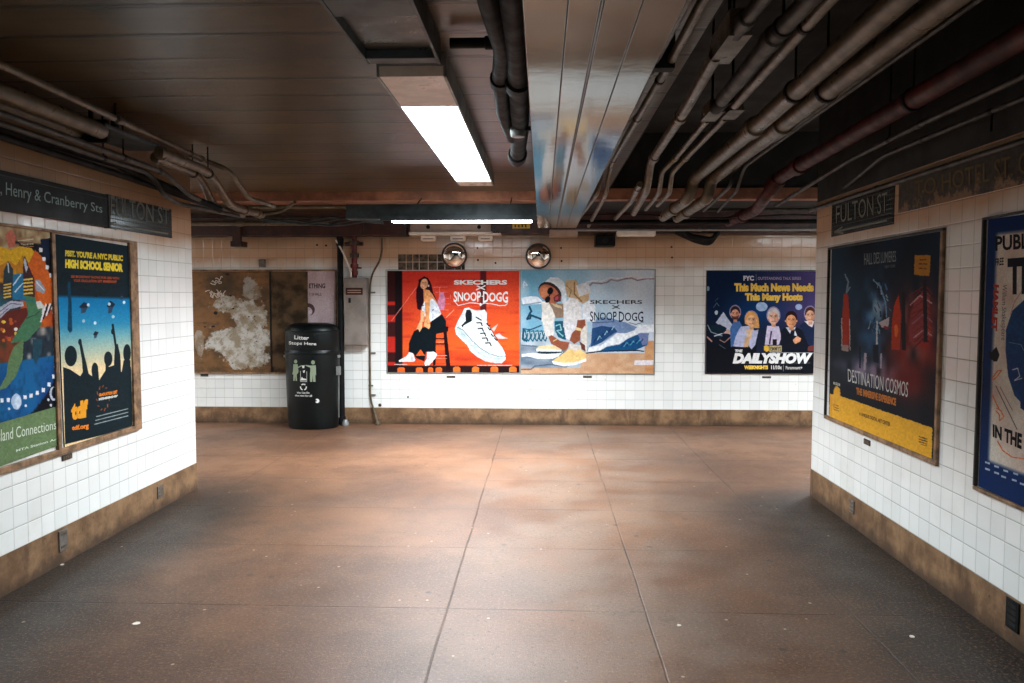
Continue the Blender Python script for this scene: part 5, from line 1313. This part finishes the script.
# bolts and small fixings in the tiles
fx = ((477.5, 248, 'small dark bolt right of the left mirror, upper'), (478, 260, 'small dark bolt right of the left mirror, lower'),
      (561, 248, 'small dark bolt right of the right mirror, upper'), (561.5, 261, 'small dark bolt right of the right mirror, lower'),
      (495.5, 263, 'pair-shaped dark anchor stub above the red poster'), (671.5, 247, 'dark bolt below the cable bundle, upper'),
      (672, 257.5, 'dark bolt below the cable bundle, lower'), (317, 245, 'dark bolt high on the tiles left of the black pipe'),
      (326, 245.5, 'dark bolt nearest the black pipe, high on the tiles'), (408, 397, 'small grey bolt low on the tiles under the red poster'),
      (380, 405, 'rusty round stub above the stone base beside the thin conduit'))
for px, py, lab in fx:
    q = un('y', YB, px, py); r = .019 if px == 380 else .011
    o = MB().lathe([(r, 0), (r, .006), (r*.6, .012), (.0005, .013)], (0, 0, 0), 14)
    rot = Matrix.Rotation(R(90), 4, 'X'); o.v = [tuple(rot @ Vector(v)+Vector((q.x, YB, q.z))) for v in o.v]
    tag(o.build('wall_bolt', M['maroon'] if px == 380 else M['slot'], smooth=True), lab, 'bolt')
def tagplate(axis, val, px, py, w, h, lab):
    q = un(axis, val, px, py); e = empty('number_tag', tuple(q), lab, 'tag')
    if axis == 'y':
        MB().box(q.x-w/2, q.x+w/2, val-.006, val, q.z-h/2, q.z+h/2).build('plate', M['brass'], e, bevel=.001)
        m = MB()
        for k in range(4): m.box(q.x-w/2+w*(.12+.2*k), q.x-w/2+w*(.24+.2*k), val-.0072, val-.005, q.z-h*.25, q.z+h*.25)
    else:
        s = 1 if val < 0 else -1
        MB().box(val, val+s*.006, q.y-w/2, q.y+w/2, q.z-h/2, q.z+h/2).build('plate', M['brass'], e, bevel=.001)
        m = MB()
        for k in range(4): m.box(val+s*.005, val+s*.0072, q.y-w/2+w*(.12+.2*k), q.y-w/2+w*(.24+.2*k), q.z-h*.25, q.z+h*.25)
    m.build('digits', M['conduit'], e)
tagplate('y', YB, 451, 376.8, .10, .024, 'tiny dark number tag under the red shoe poster')
tagplate('y', YB, 587.5, 376.8, .10, .024, 'tiny dark number tag under the pale blue shoe poster')
tagplate('y', YB, 766.5, 377.2, .10, .022, 'tiny dark number tag under the television hosts poster')
tagplate('y', YB, 204.5, 375.2, .09, .028, 'tiny grey number tag under the wide notice board')
tagplate('x', XL, 66.5, 457, .09, .03, 'tiny dark number tag under the double frame on the left wall')
tagplate('x', XR, 867.5, 442.2, .09, .034, 'tiny dark number tag under the space poster on the right wall')
# vents in the stone base
def vent(axis_val, px, py, w, h, lab, bars=4, round_=False):
    s = 1 if axis_val < 0 else -1; v0 = axis_val+s*BD; q = un('x', v0, px, py)
    e = empty('base_vent', tuple(q), lab, 'vent')
    MB().box(v0, v0+s*.008, q.y-w/2, q.y+w/2, q.z-h/2, q.z+h/2).build('plate', M['ventm'] if not round_ else M['black'], e, bevel=.003)
    for k in range(bars):
        z = q.z-h*.3+h*.6*k/(bars-1)
        MB().box(v0+s*.0075, v0+s*.0095, q.y-w*.34, q.y+w*.34, z-h*.06, z+h*.06).build('slot', M['conduit'] if not round_ else M['slot'], e)
vent(XL, 62.5, 540, .075, .115, 'small slotted vent plate in the left stone base, nearer one', 2)
vent(XL, 160, 491.5, .085, .085, 'small slotted vent plate in the left stone base, farther one', 3)
vent(XR, 852.5, 506.5, .07, .085, 'small vent plate in the right stone base, farther one', 3)
vent(XR, 1013.5, 615, .09, .13, 'dark rounded vent plate in the right stone base, nearer one', 4, True)

# ------------------------------------------------------------------ riser, cabinet, conduits beside the bin
qx = un('y', 8.83, 341, 330).x
e = pipe('riser_pipe', 'thick black vertical pipe between the bin and the grey cabinet', 'pipe', [(qx, 8.83, .01), (qx, 8.83, 2.2)], .034, 'black',
     couple=[(qx, 8.83, .06), (qx, 8.83, 2.1)], world=True)
q = un('y', 8.8, 345.5, 418)
o = MB().lathe([(.04, 0), (.045, .02), (.03, .05), (.02, .07)], (q.x, 8.80, .0), 16).build('floor_flange', M['galv'], smooth=True)
tag(o, 'small grey metal cap on the floor at the foot of the black pipe', 'pipe fitting')
# cabinet
p_, q_ = un('y', 8.78, 344.6, 345.5), un('y', 8.78, 365.4, 277.5)
e = empty('electrical_cabinet', ((p_.x+q_.x)/2, YB, p_.z), 'grey metal cabinet with a red plate on the wall right of the black pipe', 'cabinet')
MB().box(p_.x, q_.x+.004, 8.80, YB, p_.z, q_.z).build('body', M['steel'], e, bevel=.005)
d_ = MB().box(p_.x-.003, q_.x+.006, 8.782, 8.799, p_.z+.006, q_.z-.004).build('door', M['steel'], e, bevel=.004)
zc = (p_.z+q_.z)/2
mb = MB()
for k in range(3): mb.tube([(q_.x+.008, 8.795, p_.z+.12+.28*k), (q_.x+.008, 8.795, p_.z+.18+.28*k)], .006, 8)
mb.build('hinge', M['galv'], e)
k_ = MB().box(p_.x+.052, p_.x+.078, 8.768, 8.783, zc+.10, zc+.155).build('latch', M['slot'], e, bevel=.003)
l_ = MB().box(p_.x+.02, p_.x+.215, 8.778, 8.783, zc+.19, zc+.27).build('red_plate', M['red'], e, bevel=.002)
mb = MB()
for k in range(2): mb.box(p_.x+.04, p_.x+.195, 8.776, 8.7785, zc+.212+.025*k, zc+.222+.025*k)
mb.build('plate_lettering', M['pinkish'], l_)
for n_ in (k_, l_): pass
# red riser into the cabinet top
rx = un('y', 8.85, 354.5, 260).x
e = empty('red_riser', (rx, 8.85, q_.z), 'red pipe with couplings dropping into the top of the grey cabinet', 'pipe')
MB().tube([(rx, 8.85, q_.z-.002), (rx, 8.85, 2.2)], .030, 16).build('tube', M['redr'], e, smooth=True)
for py, r in ((243, .06), (255.5, .052), (266, .045), (273, .038)):
    z = un('y', 8.85, 354, py).z; ring(Vector((rx, 8.85, z)), Vector((0, 0, 1)), r, .05).build('coupling', M['redr'] if py > 260 else M['maroon'], e, smooth=True)
z = un('y', 8.85, 354, 268).z
MB().tube([(rx, 8.83, z), (rx+.085, 8.82, z)], .010, 8).build('handle', M['redr'], e)
z = un('y', 8.85, 354, 244).z
MB().tube([(rx-.11, 8.85, z), (rx+.10, 8.85, z)], .022, 12).build('tee', M['maroon'], e, smooth=True)
# thin conduits
def wpath(pts, y): return [un('y', y, px, py) for px, py in pts]
P_ = wpath([(382, 238), (381.5, 258), (371, 276), (369.5, 300), (370.2, 398), (378.5, 422)], 8.915)
P_[-1].y = 8.86; P_[-1].z = .03
pipe('wall_conduit', 'thin beige conduit down the wall between the cabinet and the red poster', 'pipe', [tuple(v) for v in P_], .011, 'conduit', world=True, couple=[tuple(P_[-1])])
for k, (px, py) in enumerate(((373.6, 292.5), (373.8, 353), (371.5, 385.5), (374, 394.8))):
    q = un('y', YB, px, py)
    tag(MB().box(q.x-.03, q.x+.022, YB-.02, YB, q.z-.009, q.z+.009).build('conduit_clip', M['ventm'], None, bevel=.003),
        'small clip on the thin conduit, '+('topmost', 'second from the top', 'third from the top', 'lowest')[k], 'clip')
P_ = wpath([(336, 240), (343, 252), (351, 272), (351, 277)], 8.80)
pipe('wall_conduit', 'thin pale conduit curving from the beam into the cabinet top', 'pipe', [tuple(v) for v in P_], .010, 'pinktrim', world=True)
q = un('y', 8.9, 378.5, 423)
tag(MB().lathe([(.03, 0), (.032, .015), (.018, .035)], (q.x, 8.87, 0), 14).build('floor_fitting', M['conduit'], smooth=True), 'small beige fitting on the floor where the thin conduit ends', 'pipe fitting')

# ------------------------------------------------------------------ litter bin
bx = un('y', 8.66, 312.5, 400).x; by = 8.69; SY = .74
e = empty('litter_bin', (bx, by, 0), 'tall black litter bin with white wording and two pale green figures', 'bin')
RB = .305
MB().lathe([(RB*.90, .005), (RB*.93, .03), (RB*.95, .12), (RB*.985, .5), (RB*1.0, .84)], (bx, by, 0), 56, 1, SY).build('body', M['bin'], e, smooth=True)
MB().lathe([(RB*1.0, .84), (RB*1.025, .845), (RB*1.03, .865), (RB*1.0, .875), (RB*.985, .89)], (bx, by, 0), 56, 1, SY).build('band', M['bin'], e, smooth=True)
MB().lathe([(RB*.985, .88), (RB*1.0, .90), (RB*1.0, 1.07), (RB*.99, 1.10), (RB*.95, 1.13), (RB*.84, 1.165), (RB*.6, 1.185), (.01, 1.19)], (bx, by, 0), 56, 1, SY).build('lid', M['bin'], e, smooth=True)
MB().lathe([(RB*1.0, 1.085), (RB*1.02, 1.09), (RB*1.02, 1.10), (RB*.98, 1.105)], (bx, by, 0), 56, 1, SY).build('lid_rim', M['bin'], e, smooth=True)
hx = bx+RB*.97
MB().box(hx-.01, hx+.035, by-.09, by-.03, .60, .70).build('handle', M['galv'], e, bevel=.006)
MB().tube([(hx+.012, by-.06, .12), (hx+.016, by-.06, .60)], .006, 8).build('edge_rod', M['galv'], e)
for sx in (-1, 1):
    MB().box(bx+sx*RB*.99-.016, bx+sx*RB*.99+.016, by-.05, by+.0, .795, .825).build('catch', M['galv'], e, bevel=.004)
def onbin(px, py, lift=.002):
    """hit the bin's side wall along the drawing direction, then lift off it"""
    d = Vector(ray(px, py)); o = Vector((0, 0, H)); r = RB*1.0+lift
    ax, ay = o.x-bx, (o.y-by)/SY; dx, dy = d.x, d.y/SY
    A_, B_, C_ = dx*dx+dy*dy, 2*(ax*dx+ay*dy), ax*ax+ay*ay-r*r
    D_ = B_*B_-4*A_*C_
    t_ = (-B_-math.sqrt(max(D_, 0)))/(2*A_)
    return o+d*t_
class BinArt:
    def __init__(s): s.mb = MB()
    def poly(s, pts):
        pts = [p for i, p in enumerate(pts)]
        out = [onbin(*p, .0035) for p in pts]; inn = [onbin(*p, .0005) for p in pts]; n = len(pts)
        tri = tessellate_polygon([[Vector((p[0], p[1], 0)) for p in pts]])
        s.mb.add(out+inn, [tuple(t_) for t_ in tri]+[(i, (i+1) % n, n+(i+1) % n, n+i) for i in range(n)])
    def text(s, st, q, bold):
        vs, fs = text_mesh(st, bold)
        s.mb.add([onbin(*Art.bil(q, u_, 1-v_), .004) for u_, v_ in vs], fs)
    def ell(s, cx, cy, rx, ry, n=16): s.poly([(cx+rx*math.cos(2*math.pi*i/n), cy+ry*math.sin(2*math.pi*i/n)) for i in range(n)])
    def line(s, pts, w):
        for a, b in zip(pts, pts[1:]):
            dx, dy = b[0]-a[0], b[1]-a[1]; L = math.hypot(dx, dy) or 1; nx, ny = -dy/L*w/2, dx/L*w/2
            s.poly([(a[0]+nx, a[1]+ny), (b[0]+nx, b[1]+ny), (b[0]-nx, b[1]-ny), (a[0]-nx, a[1]-ny)])
n1 = Cv(280, 315, 11.386); n2 = Cv(280, 370, 11.014)
B = BinArt(); B.text('Litter', n1((163, 232), (330, 240), (328, 285), (163, 276)), .02); B.text('Stops Here', n1((100, 298), (415, 312), (413, 356), (100, 346)), .02)
B.mb.build('lettering', M['white'], e)
B = BinArt()
B.ell(*n1((178, 530))[0], 1.6, 1.9); B.ell(*n1((376, 540))[0], 1.9, 2.1)
B.poly(n1((152, 560), (200, 560), (205, 590), (245, 570), (250, 582), (205, 605), (212, 640), (206, 660), (200, 668), (195, 670), (190, 680)) + n2((188, 120), (172, 120), (168, 70), (162, 120), (146, 120), (148, 50), (135, 45)) + n1((148, 640)))
B.poly(n1((345, 575), (408, 572), (412, 690)) + n2((388, 50), (392, 130), (366, 130), (360, 60), (354, 130), (330, 130), (330, 40)) + n1((345, 640), (345, 600), (290, 578), (292, 568)))
B.mb.build('figures', M['sage'], e)
B = BinArt()
B.line(n2((225, 10), (225, 125), (295, 128), (295, 15)), .35); B.poly(n1((250, 575), (280, 575), (275, 605), (255, 605))); B.poly(n1((260, 635), (285, 628), (280, 655), (265, 660)))
B.poly(n2((228, 105), (240, 75), (255, 92), (290, 98), (290, 114), (228, 114)))
for k in range(3):
    a_ = k*120-90
    pts = [(280+258/11.014+2.9*math.cos(R(a_+t_)), 370+188/11.014+2.9*math.sin(R(a_+t_))) for t_ in range(-42, 43, 14)]
    B.line(pts, 1.15)
B.text('You Can Do', n2((185, 240), (325, 240), (325, 260), (185, 260)), .03)
B.text('the rest for all', n2((165, 270), (352, 274), (352, 296), (165, 290)), .02)
B.poly([(280+(410+24*math.cos(R(t_)))/11.014, 370+(340+24*math.sin(R(t_)))/11.014) for t_ in range(-150, 151, 20)]+n2((405, 345), (405, 332)))
B.mb.build('symbols', M['white'], e)

# a few scraps on the floor
for px, py, s_, lab in ((136, 624, .02, 'pale flattened scrap on the floor near the left wall'), (62, 565, .012, 'tiny white scrap at the foot of the left stone base'),
                        (912, 637, .012, 'tiny white scrap on the floor towards the right wall'), (679, 626, .011, 'tiny pale scrap on the floor right of centre')):
    q = un('z', 0, px, py); mb = MB(); n = 7
    top = [(q.x+s_*math.cos(k*.9)*random.uniform(.7, 1.1), q.y+s_*math.sin(k*.9)*random.uniform(.7, 1.1), .004) for k in range(n)]
    mb.add(top+[(a, b, .0005) for a, b, c in top], [tuple(range(n)), tuple(range(n, 2*n))[::-1]]+[(k, (k+1) % n, n+(k+1) % n, n+k) for k in range(n)])
    tag(mb.build('paper_scrap', M['pinktrim']), lab, 'scrap')

# ------------------------------------------------------------------ world + view
w = bpy.data.worlds.new('hall_air'); scn.world = w; w.use_nodes = True
w.node_tree.nodes['Background'].inputs[0].default_value = (.35, .6, .62, 1); w.node_tree.nodes['Background'].inputs[1].default_value = .0
scn.view_settings.view_transform = 'Standard'; scn.view_settings.look = 'None'; scn.view_settings.gamma = 1
scn.view_settings.use_curve_mapping = False
scn.view_settings.exposure = 0.26
scn.cycles.max_bounces = 8; scn.cycles.diffuse_bounces = 6; scn.cycles.glossy_bounces = 4
scn.cycles.use_denoising = True
